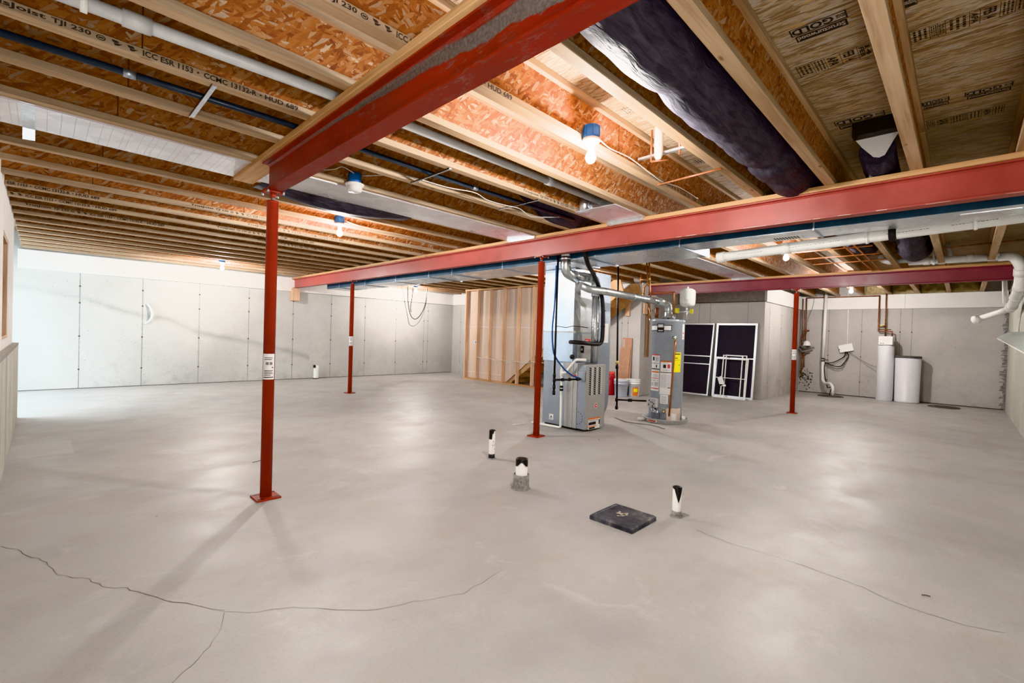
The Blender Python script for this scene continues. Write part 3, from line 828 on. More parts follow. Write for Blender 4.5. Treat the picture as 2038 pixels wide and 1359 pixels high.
# dark plastic sagging behind the long pan
t = obj('plastic_liner', B(), 'flex'); bpy.data.objects.remove(t)
bm = B(); N = 16
prev = None
for i in range(N + 1):
    x = 1.25 + 1.45 * i / N; d = .075 * math.sin(PI * min(1, i / N * 1.02))
    a = [bm.verts.new((x, 4.17, JB - .006)), bm.verts.new((x, 4.24, JB - .006 - d * .8)), bm.verts.new((x, 4.34, JB - .002 - d)), bm.verts.new((x, 4.43, JB + .01 - d * .35))]
    if prev:
        for k in range(3): q = bm.faces.new([prev[k], prev[k + 1], a[k + 1], a[k]]); q.smooth = True
    prev = a
tag(obj('plastic_liner', bm, 'flex', None, (1.98, 4.3, JB)), 'dark plastic liner sagging along the edge of the white metal sheet', 'plastic sheet')
# dark liners in the joist bays by the beam
for (x0, x1, y, lab) in ((3.0, 4.1, 2.98, 'black duct liner curling in the joist bay above the long beam'),):
    bm = B(); prev = None
    for i in range(13):
        x = x0 + (x1 - x0) * i / 12; z = SF - .03 - .24 * (.5 - .5 * math.cos(PI * min(1, i / 9)))
        a = [bm.verts.new((x, y - .20 + .40 * k / 4, z + .03 * math.sin(k * 1.3))) for k in range(5)]
        if prev:
            for k in range(4): q = bm.faces.new([prev[k], prev[k + 1], a[k + 1], a[k]]); q.smooth = True
        prev = a
    tag(obj('duct_liner', bm, 'flex', None, (3.6, y, 2.5)), lab, 'duct liner')

# ------------------------------------------------------------------ pipes and cables in the near joist bays
t = thing('drain_pipe', 'long pale grey plastic pipe with coupling along a joist, through the short beam bay', 'pipe', (1.7, 2.47, 2.46))
part('pipe_run', 'pvc_g', t, lambda b: tube(b, [(-.24, 2.47, 2.425), (1.0, 2.47, 2.462), (3.62, 2.47, 2.475)], .028, 20))
part('coupling', 'pvc_g', t, lambda b: lathe(b, (.21, 2.47, 2.4385), [(.028, 0), (.0345, .001), (.0345, .095), (.028, .096)], 24, 0, (1, 0, .03)))
part('coupling', 'pvc_g', t, lambda b: lathe(b, (2.86, 2.47, 2.471), [(.028, 0), (.0345, .001), (.0345, .07), (.028, .071)], 24, 0, (1, 0, .005)))
part('coupling', 'pvc', t, lambda b: lathe(b, (.085, 2.47, 2.434), [(.028, 0), (.036, .001), (.036, .022), (.028, .023)], 24, 0, (1, 0, .03)))
def ink_run(b):
    x = .115
    while x < .205:
        w = random.uniform(.003, .008); poly(b, [(x, 2.4440, 2.4482), (x + w, 2.4440, 2.4484), (x + w, 2.4475, 2.4562), (x, 2.4475, 2.456)]); x += w + .002
t = thing('conduit', 'dark blue conduit running along a joist bay behind the printed joist', 'pipe', (1.9, 2.97, 2.42))
part('pipe_run', 'conduit', t, lambda b: tube(b, [(-.24, 2.97, 2.42), (1.0, 2.97, 2.44), (2.2, 2.97, 2.425), (3.9, 2.97, 2.435)], .0175, 14))
for xx in (.26, 2.5): part('sleeve', 'galv_b', t, lambda b: cyl(b, (xx, 2.97, 2.426), (xx + .05, 2.97, 2.427), .0205, 16), 'bare metal sleeve')
for xx, lab in ((.585, 'thin metal strap bridging two joists left of the short beam'), (2.06, 'thin metal strap bridging two joists right of the unlit lamp'), (3.04, 'thin metal strap bridging two joists close to the long beam')):
    bm = B(); box(bm, xx - .012, xx + .012, 2.70, 3.20, JB - .006, JB - .0002); box(bm, xx - .012, xx - .009, 2.70, 3.20, JB - .014, JB - .0002)
    tag(obj('metal_strap', bm, 'galv', None, (xx, 2.96, JB)), lab, 'strap', 'metal straps under the joists')
def cable(label, pts, r, mat='white_cable', group=None, name='cable', n=8):
    bm = B(); tube(bm, spline(pts), r, n)
    return tag(obj(name, bm, mat, None, pts[0]), label, 'cable', group)
cable('pale cable stapled along the conduit joist above the unlit lamp', [(1.82, 3.57, 2.47), (1.95, 3.25, 2.44), (2.05, 3.10, 2.405), (2.3, 3.03, 2.385), (2.55, 3.0, 2.40), (2.75, 3.06, 2.395), (2.95, 3.04, 2.39), (3.1, 3.0, 2.385), (3.3, 3.06, 2.37), (3.45, 3.08, 2.39), (3.75, 3.02, 2.44)], .004)
cable('white cable looping from the unlit lamp to the left', [(1.75, 3.56, 2.47), (1.66, 3.575, 2.50), (1.6, 3.60, 2.47), (1.48, 3.62, 2.445), (1.2, 3.63, 2.46)], .004)
cable('white cable from the bulb right of the nearest column along its joist', [(2.37, 5.07, 2.45), (2.55, 5.085, 2.43), (2.8, 5.10, 2.42), (3.2, 5.10, 2.425), (3.7, 5.11, 2.40), (4.05, 5.11, 2.41)], .0042)
cable('white cable from the bulb nearest the dark duct along its joist', [(2.36, 1.66, 2.45), (2.55, 1.675, 2.43), (2.8, 1.68, 2.445), (3.1, 1.68, 2.42), (3.3, 1.685, 2.41), (3.6, 1.685, 2.44), (3.95, 1.68, 2.43)], .0038)
# flexible insulated duct
t = thing('flex_duct', 'fat dark insulated flexible duct hanging between two joists above the long beam', 'duct', (2.8, 1.0, 2.52))
def fd(b):
    pts = spline([(.2, 1.0, 2.52), (1.2, 1.0, 2.515), (2.2, 1.005, 2.505), (3.0, 1.0, 2.52), (3.6, 1.0, 2.52), (4.4, 1.0, 2.525), (5.0, 1.0, 2.53)], 26)
    n = len(pts)
    def rf(f):
        x = .2 + 4.8 * f
        k = 1 + .014 * math.sin(x * 31) + .018 * math.sin(x * 9.7)
        for c in (1.70, 3.12, 3.62): k -= .13 * math.exp(-((x - c) / .07) ** 2)
        return k
    tube(b, pts, .165, 32, 0, rf=rf)
part('jacket', 'flex', t, fd)
for c in (1.70, 3.12, 3.62): part('tie_band', 'conduit', t, lambda b: lathe(b, (c - .012, 1.003, 2.512), [(.140, 0), (.1475, .004), (.1475, .02), (.140, .024)], 32, 0, (1, 0, 0)))
# register boot
t = thing('register_boot', 'white triangular metal boot under the subfloor near the right wall', 'duct', (3.9, .5, 2.6))
part('collar', 'black_pipe', t, lambda b: box(b, 3.80, 3.884, .335, .585, SF - .095, SF - .002))
def bt(b):
    prism(b, [(3.885, .575, 2.605), (3.885, .345, 2.605), (3.885, .37, 2.56), (3.885, .415, 2.47), (3.885, .445, 2.46), (3.885, .475, 2.47), (3.885, .54, 2.55)], (.004, 0, 0))
part('boot_face', 'panel', t, bt)
part('flex_neck', 'flex', t, lambda b: tube(b, [(3.91, .46, 2.52), (4.2, .47, 2.50), (4.6, .48, 2.5)], .10, 24))
# stub-out bracket with white capped pipe
t = thing('stub_out', 'white plastic bottle shaped pipe cap with metal bracket between joists beside the nearest bulb', 'pipe', (2.95, 1.5, 2.5))
part('cap_pipe', 'white_pl', t, lambda b: lathe(b, (2.93, 1.53, 2.43), [(0, 0), (.018, .004), (.028, .03), (.030, .12), (.030, .26), (0, .265)], 20))
part('bracket', 'galv', t, lambda b: box(b, 2.955, 2.985, 1.285, 1.70, 2.475, 2.49))
for yy, xx in ((1.60, 2.96), (1.40, 2.97)): part('copper_stub', 'copper', t, lambda b: tube(b, [(xx, yy, 2.44), (xx, yy, 2.66)], .007, 10))
part('copper_stub', 'copper', t, lambda b: tube(b, [(2.96, 1.60, 2.442), (3.0, 1.50, 2.442)], .007, 10))
bm = B(); tube(bm, [(3.30, 1.72, 2.392), (3.26, 1.23, 2.392)], .008, 12)
tag(obj('copper_pipe', bm, 'copper', None, (3.28, 1.48, 2.392)), 'short bare copper pipe laid across two joists near the nearest bulb', 'pipe')

# ------------------------------------------------------------------ trunk duct
t = thing('trunk_duct', 'long rectangular galvanized trunk duct running behind the long red beam', 'duct', (4.7, 5, 2.13))
TX = 4.36; TZ = 2.135
def trunk(b):
    for (y0, y1, xb, z) in ((2.02, 3.4, 5.08, TZ - .01), (-.26, 2.02, 4.70, TZ), (3.4, 6.2, 5.05, TZ - .03), (6.2, 9.99, 4.86, TZ - .045)):
        box(b, TX, xb, y0, y1, z, 2.35)
def trunk_side_shade(b):  # thin skin over the duct front that carries the painted shade
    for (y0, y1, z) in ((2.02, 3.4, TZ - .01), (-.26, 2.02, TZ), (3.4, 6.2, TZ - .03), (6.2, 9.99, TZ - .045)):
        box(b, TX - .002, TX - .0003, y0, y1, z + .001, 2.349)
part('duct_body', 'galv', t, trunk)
part('duct_side_shaded', 'duct_side_shaded', t, trunk_side_shade, 'side face in painted dark bluish shade')
for y, xb, z in ((.9, 4.7, TZ), (2.02, 5.08, TZ - .01), (3.15, 5.08, TZ - .01), (4.5, 5.05, TZ - .03), (5.6, 5.05, TZ - .03), (6.2, 5.05, TZ - .03), (7.2, 4.86, TZ - .045), (8.3, 4.86, TZ - .045), (9.4, 4.86, TZ - .045)):
    part('drive_cleat', 'galv_b', t, lambda b: box(b, TX - .005, xb + .004, y - .006, y + .006, z - .010, 2.355))
part('return_grille', ['white_pl', 'black'], t, lambda b: [box(b, 4.50, 4.66, 1.02, 1.42, TZ - .006, TZ - .0005)] + [box(b, 4.52, 4.62, 1.05 + .022 * i, 1.061 + .022 * i, TZ - .0075, TZ - .006, 1) for i in range(9)])
part('end_cap', 'galv_dull', t, lambda b: box(b, TX - .004, 4.704, -.272, -.26, TZ - .004, 2.354))
part('dented_patch', 'foil', t, lambda b: box(b, 4.45, 4.69, -.24, .05, TZ - .003, TZ - .0002))
# white drain along the back of the trunk
t = thing('drain_pipe', 'long white plastic drain pipe along the back edge of the trunk duct', 'pipe', (4.8, .7, 2.1))
part('pipe_run', 'pvc', t, lambda b: tube(b, [(4.83, 1.83, 2.06), (4.83, -.55, 2.165)], .047, 24))
for yy in (1.83, 1.25): part('coupling', 'pvc', t, lambda b: lathe(b, (4.83, yy, 2.06 + (1.83 - yy) * .044), [(.047, 0), (.054, .001), (.054, .075), (.047, .076)], 24, 0, (0, -1, .044)))
for yy in (.62, -.02): part('hanger', 'pvc', t, lambda b: [lathe(b, (4.83, yy, 2.06 + (1.83 - yy) * .044), [(.049, 0), (.055, .001), (.055, .02), (.049, .021)], 24, 0, (0, -1, .044)), box(b, 4.825, 4.835, yy - .03, yy - .01, 2.15, JB)])
def ink2(b):
    for (y0, y1) in ((1.62, 1.40), (1.20, .80), (.48, .22), (.10, -.15)):
        y = y0
        while y > y1:
            w = random.uniform(.006, .02); z = 2.06 + (1.83 - y) * .044 - .006
            poly(b, [(4.7834, y, z), (4.7834, y, z + .009), (4.7834, y - w, z + .009), (4.7834, y - w, z)]); y -= w + .006
part('printed_text', 'ink_soft', t, ink2)
part('black_clamp', 'black', t, lambda b: lathe(b, (4.83, .47, 2.12), [(.048, 0), (.062, .004), (.062, .04), (.048, .05)], 20, 0, (0, -1, .044)))

# ------------------------------------------------------------------ furnace
FX0, FX1, FY0, FY1 = 4.83, 5.27, 3.40, 4.11
t = thing('furnace', 'tall grey gas furnace with louvred front panel beside a red column', 'furnace', (5.05, 3.75, 0))
def cab(b):
    box(b, FX0, FX1, 3.535, FY1, .03, .875, 0, .004)
    box(b, FX0 + .02, FX1 - .02, 3.56, 4.08, .005, .03, 1)
part('cabinet', ['furn_b', 'black'], t, cab)
part('side_panel', 'furn', t, lambda b: [box(b, FX0 - .006, FX0, 3.535, 3.73, .03, .87, 0, .002), box(b, FX0 - .012, FX0 - .006, 3.60, 3.615, .03, .87)], 'plain grey side panel')
def door(b):
    box(b, FX0, FX1, FY0, 3.533, .03, .855, 0, .006)
    box(b, FX0 - .002, FX0 + .0, FY0 + .004, 3.53, .035, .85, 2)
    # dashed half circle knockout on the side
    for k in range(7):
        a0 = -PI / 2 + k * PI / 7; a1 = a0 + PI / 7 * .62
        c = (3.532, .17); R = .085
        q = lambda a, r: (FX0 - .0028, c[0] - math.cos(a) * r * 1.15, c[1] + math.sin(a) * r)
        poly(b, [q(a0, R), q(a0, R - .006), q(a1, R - .006), q(a1, R)], 1)
    # louvres on the front
    for col in range(3):
        x0 = 4.895 + col * .105
        for r in range(13):
            z = .475 + r * .0275
            poly(b, [(x0, FY0 - .001, z + .022), (x0, FY0 - .001, z + .004), (x0 + .043, FY0 - .001, z - .014), (x0 + .043, FY0 - .001, z + .005)], 1)
            poly(b, [(x0 + .046, FY0 - .0012, z - .010), (x0 + .080, FY0 - .0012, z + .008), (x0 + .080, FY0 - .0012, z + .017), (x0 + .046, FY0 - .0012, z - .001)], 3)
fpn = part('front_panel', ['furn', 'black', 'furn_b', 'white_pl'], t, door, 'grey front panel with louvres')
def badge(b):
    lathe(b, (5.06, FY0 - .001, .325), [(.034, 0), (.034, .002), (0, .002)], 24, 0, (0, -1, 0), False)
    lathe(b, (5.06, FY0 - .003, .325), [(.028, 0), (0, .0006)], 24, 1, (0, -1, 0), False)
    rect(b, (5.06, FY0 - .0042, .325), (1, 0, 0), (0, 0, 1), -.016, .016, -.004, .006, 0)
part('round_badge', ['paper', 'redlab'], fpn, badge, 'round red and white badge')
def flab(b):
    o = (4.90, FY0 - .0012, .055); ux, uy = (1, 0, 0), (0, 0, 1)
    rect(b, o, ux, uy, 0, .26, -.03, .115, 0)
    o = (4.90, FY0 - .0018, .055)
    rect(b, o, ux, uy, 0, .26, .095, .115, 2); rect(b, o, ux, uy, .0, .19, .0, .012, 2)
    rect(b, o, ux, uy, .01, .17, .025, .062, 1); rect(b, o, ux, uy, .02, .15, -.025, -.004, 1); rect(b, o, ux, uy, .235, .26, .02, .08, 1)
    for i in range(6): rect(b, o, ux, uy, .02 + i * .035, .04 + i * .035, .075, .085, 1)
part('warning_label', ['paper', 'ink', 'orange'], fpn, flab, 'white, orange and black warning label')
def slab(b):
    o = (FX0 - .0012, 3.99, .085); ux, uy = (0, -1, 0), (0, 0, 1)
    rect(b, o, ux, uy, 0, .075, 0, .075, 0); rect(b, (FX0 - .0016, 3.99, .085), ux, uy, .03, .048, .03, .05, 1)
    for k in range(4): rect(b, (FX0 - .0016, 3.99, .085), ux, uy, .01, .06, .01 + .006 * k, .012 + .006 * k, 1)
part('paper_label', ['paper', 'ink'], t, slab, 'small white square sticker')
part('coil_cabinet', ['galv_b', 'furn', 'black'], t, lambda b: [box(b, FX0, FX1 - .02, 3.63, FY1 + .02, .878, 1.27), box(b, FX0 + .10, FX1 - .05, 3.615, 3.63, .90, 1.24, 1, .004), box(b, FX0 - .004, FX1 - .01, 3.622, FY1 + .024, 1.262, 1.282, 1)])
def plen(b):
    box(b, FX0, FX1 - .02, 3.63, FY1 + .02, 1.282, 2.10)
    # slanted seam panels on the face towards the front
    poly(b, [(4.835, 3.6285, 1.60), (4.835, 3.6285, 1.285), (4.98, 3.6285, 1.285), (4.98, 3.6285, 1.36)], 1)
    poly(b, [(4.84, 3.6283, 1.70), (5.1, 3.6283, 1.57), (5.1, 3.6283, 1.64), (4.84, 3.6283, 1.80)], 1)
    box(b, 4.945, 4.95, 3.626, 3.63, 1.40, 1.74, 1)
part('plenum', ['galv', 'furn'], t, plen)
def retd(b):
    # return drop with a rounded foot
    pts = [(5.29, 3.62, 2.10), (5.66, 3.62, 2.10), (5.70, 3.62, 1.0)]
    for k in range(9):
        a = k / 8 * PI / 2; pts.append((5.36 + .34 * math.cos(a), 3.62, .36 - .33 * math.sin(a)))
    pts += [(5.29, 3.62, .03)]
    prism(b, pts, (0, .48, 0))
part('return_drop', 'galv_b', t, retd)
part('paper_label', ['panel', 'ink'], t, lambda b: [rect(b, (5.52, 3.6185, 1.14), (1, 0, 0), (0, 0, 1), 0, .12, 0, .27)], 'long pale paper sheet')
def gbox(b): box(b, FX0 - .055, FX0 - .014, 3.405, 3.49, .655, .77, 0, .004)
j = part('junction_box', 'heater', t, gbox)
part('switch_label', ['black', 'white_pl'], t, lambda b: [box(b, 4.99, 5.05, 3.606, 3.614, 1.0, 1.09), box(b, 4.985, 5.012, 3.603, 3.607, 1.03, 1.06, 1)], 'black and white outlet plate')
part('red_label', ['redlab', 'paper'], t, lambda b: [rect(b, (5.07, 3.6135, 1.13), (1, 0, 0), (0, 0, 1), 0, .13, 0, .055), text(b, 'PULL', (5.085, 3.6128, 1.14), (1, 0, 0), (0, 0, 1), .07, .03, 1)][:1], 'small red warning label')
# flue
t = thing('flue_pipe', 'shiny metal flue with segmented elbows in front of the furnace plenum', 'pipe', (4.8, 3.44, 1.8))
part('pipe_run', 'pipe_galv', t, lambda b: tube(b, [(4.29, 3.365, 2.38), (4.29, 3.365, 2.10)], .056, 22))
part('elbow', 'pipe_galv', t, lambda b: tube(b, [(4.29, 3.365, 2.14), (4.29, 3.365, 1.96), (4.55, 3.40, 1.92)], .060, 16, 0, .14, 4))
part('pipe_run', 'pipe_galv', t, lambda b: tube(b, [(4.44, 3.385, 1.945), (4.88, 3.44, 1.965)], .056, 22))
part('elbow', 'pipe_galv', t, lambda b: tube(b, [(4.84, 3.435, 1.962), (5.04, 3.45, 1.965), (5.05, 3.45, 1.74)], .058, 16, 0, .13, 4))
part('pipe_run', 'pipe_galv', t, lambda b: tube(b, [(5.05, 3.45, 1.78), (5.09, 3.47, .87)], .048, 22))
for (p, d, r) in (((4.29, 3.365, 2.13), (0, 0, -1), .063), ((4.50, 3.392, 1.948), (1, .12, .04), .063), ((4.72, 3.42, 1.957), (1, .12, .04), .060), ((4.90, 3.442, 1.966), (1, .05, 0), .061), ((5.05, 3.45, 1.77), (0, 0, -1), .061), ((5.067, 3.458, 1.42), (0, 0, -1), .053), ((5.072, 3.461, 1.33), (0, 0, -1), .053)):
    part('crimp_ring', 'galv', t, lambda b: lathe(b, p, [(r - .012, 0), (r, .004), (r, .02), (r - .012, .026)], 24, 0, d))
t = thing('vent_pipe', 'shiny horizontal metal vent pipe from the water heater to the furnace flue', 'pipe', (5.6, 3.3, 1.8))
part('pipe_run', 'pipe_galv', t, lambda b: tube(b, [(4.60, 3.375, 1.84), (4.75, 3.33, 1.80), (5.0, 3.30, 1.80), (6.38, 3.17, 1.755)], .047, 22, 0, .1))
part('elbow', 'pipe_galv', t, lambda b: tube(b, [(6.22, 3.185, 1.762), (6.49, 3.145, 1.755), (6.50, 3.145, 1.56)], .050, 16, 0, .14, 4))
part('draft_hood', ['pipe_galv', 'black'], t, lambda b: [lathe(b, (6.50, 3.145, 1.555), [(.052, .06), (.055, 0), (.085, -.012), (.085, -.02), (.05, -.02)], 24)] + [cyl(b, (6.50 + .07 * math.cos(a), 3.145 + .07 * math.sin(a), 1.49), (6.50 + .07 * math.cos(a), 3.145 + .07 * math.sin(a), 1.537), .005, 6, 1) for a in (.4, 2, 3.5, 5)])
part('crimp_ring', 'galv', t, lambda b: lathe(b, (5.62, 3.242, 1.78), [(.045, 0), (.0495, .004), (.0495, .02), (.045, .024)], 24, 0, (1, -.09, -.03)))
# insulated line, gas line, cables, condensate
t = thing('refrigerant_line', 'thick black insulated hose curving down into the furnace coil', 'pipe', (5, 3.4, 1.7))
part('insulation', 'black', t, lambda b: tube(b, spline([(4.29, 3.10, 2.38), (4.30, 3.10, 2.17), (4.42, 3.14, 2.05), (4.72, 3.27, 1.985), (5.04, 3.385, 1.83), (5.12, 3.385, 1.66), (5.14, 3.385, 1.42), (5.14, 3.385, 1.24), (5.13, 3.39, 1.16), (5.08, 3.40, 1.125), (4.95, 3.42, 1.125), (4.80, 3.45, 1.135), (4.72, 3.52, 1.14), (4.79, 3.64, 1.14)], 8), .026, 14))
for p in ((5.14, 3.385, 1.56), (5.14, 3.385, 1.36)): part('zip_tie', 'black_tape', t, lambda b: [lathe(b, (p[0], p[1], p[2] - .008), [(.026, 0), (.03, .002), (.03, .014), (.026, .016)], 14), box(b, p[0] - .05, p[0], p[1] - .006, p[1] + .004, p[2] - .004, p[2] + .006)])
part('service_port', 'black_tape', t, lambda b: lathe(b, (4.79, 3.60, .95), [(.0, 0), (.03, .002), (.03, .02), (0, .022)], 16, 0, (-1, -.3, 0)))
gx, gy = 4.30, 3.49
t = thing('gas_pipe', 'black iron gas pipe dropping beside the red column to the furnace', 'pipe', (gx, gy, 1.4))
part('drop_pipe', 'black_pipe', t, lambda b: tube(b, [(gx, gy, 2.38), (gx, gy, .52)], .0125, 12))
part('branch_pipe', 'black_pipe', t, lambda b: tube(b, [(gx, gy, .685), (4.80, 3.45, .675)], .0125, 12))
for z in (.685, .60, .53, .74): part('fitting', 'black_pipe', t, lambda b: lathe(b, (gx, gy, z - .025), [(.0125, 0), (.0185, .003), (.0185, .047), (.0125, .05)], 12))
for k in (.25, .5, .8): part('fitting', 'black_pipe', t, lambda b: lathe(b, (gx + .5 * k, gy - .04 * k, .685 - .01 * k), [(.0125, 0), (.02, .004), (.02, .04), (.0125, .045)], 8, 0, (1, -.08, -.02)))
part('shutoff_handle', 'redlab', t, lambda b: obox(b, (gx + .36, gy - .03, .725), (.025, 0, 0), (0, .008, 0), (0, 0, .012)), 'red shutoff handle')
cable('blue cable running down the gas pipe to the furnace junction box', [(4.285, 3.50, 2.05), (4.28, 3.505, 1.6), (4.265, 3.515, 1.3), (4.28, 3.51, 1.08), (4.32, 3.50, .96), (4.45, 3.47, .82), (4.6, 3.45, .73), (4.755, 3.45, .69)], .010, 'blue_cable')
cable('thin black wire stretched across the furnace plenum', [(4.31, 3.49, 1.33), (4.5, 3.5, 1.32), (4.62, 3.54, 1.33), (4.76, 3.56, 1.345), (5.06, 3.56, 1.335)], .005, 'black')
t = thing('condensate_pipe', 'white plastic condensate pipe running down the furnace side to the floor', 'pipe', (4.74, 3.7, .4))
part('pipe_run', 'pvc', t, lambda b: tube(b, [(4.76, 3.37, .925), (4.75, 3.51, .92), (4.75, 3.67, .745), (4.75, 3.735, .735)], .0165, 14, 0, .03))
part('pipe_run', 'pvc', t, lambda b: tube(b, [(4.75, 3.735, .86), (4.75, 3.725, .02), (4.74, 4.06, .018), (4.72, 4.20, .018)], .0165, 14, 0, .03))
part('tee', 'pvc', t, lambda b: lathe(b, (4.75, 3.735, .69), [(.0165, 0), (.022, .002), (.022, .085), (.0165, .087)], 16))
part('coupling', 'black', t, lambda b: [lathe(b, (4.75, 3.73, z), [(.017, 0), (.024, .003), (.024, .026), (.017, .03)], 16) for z in (.50, .54)], 'black rubber coupling')
part('floor_end', 'pvc', t, lambda b: tube(b, [(4.60, 4.22, .012), (4.42, 4.28, .008)], .006, 8))

# ------------------------------------------------------------------ water heater
WX, WY, WR = 6.50, 3.145, .236
t = thing('drain_pan', 'round shallow metal drain pan under the grey water heater', 'pan', (WX, WY, 0))
part('pan', ['galv_dull', 'heater_d'], t, lambda b: [lathe(b, (WX, WY, 0), [(.0, .001), (.31, .001), (.322, .062), (.326, .064), (.322, .067), (.317, .063), (.306, .006)], 64), lathe(b, (WX, WY, 0), [(.306, .006), (0, .005)], 64, 1)])
def panlab(b):
    av = math.atan2(-WY, -WX)
    for u0, u1, mi in ((-.85, -.35, 0), (-.80, -.40, 1)):
        for i in range(6):
            p, q = av + u0 + (u1 - u0) * i / 6, av + u0 + (u1 - u0) * (i + 1) / 6; z0, z1 = (.014, .050) if mi == 0 else (.022, .042); e = .0015 + mi * .0008
            f = lambda a, z: (WX + math.cos(a) * (.31 + z * .2 + e), WY + math.sin(a) * (.31 + z * .2 + e), z)
            poly(b, [f(p, z0), f(q, z0), f(q, z1), f(p, z1)], mi)
part('warning_label', ['paper', 'redlab'], t, panlab, 'red and white warning strip')
part('outlet', 'pvc', t, lambda b: cyl(b, (WX - .235, WY + .20, .028), (WX - .31, WY + .27, .028), .022, 14), 'white plastic outlet')
def curved(b, t0, t1, z0, z1, rr, mi, n=8):
    """patch on the heater shell; angle measured about the heater axis"""
    for i in range(n):
        a0 = t0 + (t1 - t0) * i / n; a1 = t0 + (t1 - t0) * (i + 1) / n
        poly(b, [(WX + math.cos(a) * (WR + rr), WY + math.sin(a) * (WR + rr), z) for a, z in ((a0, z0), (a1, z0), (a1, z1), (a0, z1))], mi)
AV = math.atan2(-WY, -WX)          # direction towards the viewer
def patch(b, u0, u1, z0, z1, mi, rr=.001, n=6):
    """u = sideways position across the front, -1..1 from left to right as seen"""
    curved(b, AV + math.asin(max(-1, min(1, u0))), AV + math.asin(max(-1, min(1, u1))), z0, z1, rr, mi, n)
t = thing('water_heater', 'tall grey gas water heater covered in labels, standing in a metal pan', 'water heater', (WX, WY, .01))
htk = part('tank', ['heater', 'heater_d'], t, lambda b: lathe(b, (WX, WY, .008), [(0, 0), (WR - .01, 0), (WR, .03), (WR, 1.46), (WR + .003, 1.462), (WR + .003, 1.482), (WR - .008, 1.497), (0, 1.50)], 64))
LM = ['paper', 'ink', 'redlab', 'paper_g', 'orange', 'yellow']
def lb(name, label, rows):
    part(name, LM, htk, lambda b: [patch(b, *r[:5], .001 if i == 0 else .0016) for i, r in enumerate(rows)], label)
lb('warning_label', 'white label with red top bar', [(-.87, -.42, .775, .99, 0), (-.87, -.42, .975, .99, 2), (-.86, -.43, .86, .866, 1), (-.82, -.72, .90, .955, 1), (-.66, -.46, .89, .96, 3), (-.62, -.56, .80, .84, 1), (-.87, -.42, .776, .786, 1)])
lb('warning_label', 'white label with orange and red bars', [(-.88, -.42, .46, .765, 0), (-.86, -.43, .725, .745, 4), (-.86, -.43, .64, .648, 2)] + [(-.8, -.5, z, z + .008, 3) for z in (.665, .68, .695)] + [(u, u + .03, .605, .618, 1) for u in (-.82, -.74, -.66, -.5)] + [(-.68, -.46, .53, .59, 3), (-.86, -.74, .53, .58, 3), (-.86, -.43, .488, .500, 2)])
lb('flammable_label', 'white label in black frame with a red flame mark', [(-.36, .29, .735, .905, 1), (-.35, .28, .742, .884, 0), (-.35, .28, .886, .902, 4), (-.20, -.04, .80, .85, 1), (.05, .2, .80, .855, 2), (-.28, .2, .765, .775, 3)])
lb('instruction_label', 'long white label of small print', [(-.37, .28, .42, .73, 0)] + [(-.34, .02, .52 + k * .016, .527 + k * .016, 3) for k in range(12)] + [(.06, .26, .52 + k * .016, .527 + k * .016, 3) for k in range(12)] + [(.1, .25, .512, .522, 1)])
lb('rating_label', 'small square white label', [(-.32, .14, .285, .415, 0)] + [(-.26, .06, .30 + k * .02, .31 + k * .02, 3) for k in range(5)])
lb('small_label', 'tiny white label at the edge', [(-.93, -.82, .25, .345, 0)])
lb('yellow_mark', None, [(-.26, -.02, .222, .226, 5)])
lb('energy_label', 'bright yellow label', [(.42, .80, .745, 1.03, 5), (.46, .76, 1.0, 1.015, 1), (.47, .62, .945, .955, 1), (.70, .74, .84, .855, 1), (.46, .76, .92, .923, 1)])
lb('strip_label', 'narrow white and red strip', [(.84, .95, 1.22, 1.44, 0), (.86, .93, 1.30, 1.32, 2), (.86, .93, 1.25, 1.26, 2)])
def badge(b):
    patch(b, -.95, .22, 1.335, 1.42, 1, .001, 12); patch(b, -.95, .18, 1.345, 1.41, 0, .0016, 12)
    patch(b, -.62, -.22, 1.315, 1.44, 1, .002); patch(b, -.58, -.26, 1.385, 1.43, 2, .0026); patch(b, -.56, -.28, 1.33, 1.345, 2, .0026); patch(b, -.5, -.34, 1.395, 1.42, 0, .003)
part('maker_plate', ['paper', 'ink', 'alu'], t, badge, 'silver and black oval nameplate')
def fp(u, z, rr=0):
    a = AV + math.asin(u); return Vector((WX + math.cos(a) * (WR + rr), WY + math.sin(a) * (WR + rr), z))
part('relief_valve', ['brass', 'galv'], t, lambda b: [lathe(b, fp(.36, 1.245, -.01), [(0, 0), (.026, 0), (.026, .04), (.018, .06), (0, .062)], 16, 1, fp(.36, 1, 1) - fp(.36, 1, 0)), cyl(b, fp(.36, 1.245, .04), fp(.38, 1.20, .04), .012, 12, 0)])
part('discharge_pipe', 'copper', t, lambda b: tube(b, [fp(.38, 1.20, .04), fp(.365, 1.1, .045), fp(.20, .12, .045)], .0125, 14), 'copper discharge pipe')
def gv(b):
    c = fp(-.62, .29, .035); n = (fp(-.62, .29, 1) - fp(-.62, .29, 0)).normalized(); s = n.cross(Vector((0, 0, 1)))
    obox(b, c, s * .072, n * .035, (0, 0, .062), 0)
    for sx, z in ((-.04, -.01), (.045, -.03), (-.02, -.045), (.04, .03)): cyl(b, c + s * sx + n * .03 + Vector((0, 0, z)), c + s * sx + n * .045 + Vector((0, 0, z)), .008, 10, 1)
    obox(b, c + n * .036 + Vector((0, 0, .01)), s * .025, n * .002, (0, 0, .004), 1)
part('gas_valve', ['paper_g', 'black'], t, gv, 'pale grey gas control valve')
def bur(b):
    for u0, z0, u1, z1, r in ((-.60, .23, -.45, .17, .014), (-.70, .2, -.5, .16, .012), (-.5, .2, -.35, .145, .006), (-.66, .22, -.66, .15, .01), (-.4, .19, -.34, .15, .006)):
        tube(b, [fp(u0, z0, .035), fp((u0 + u1) / 2, (z0 + z1) / 2 - .02, .045), fp(u1, z1, .03)], r, 8)
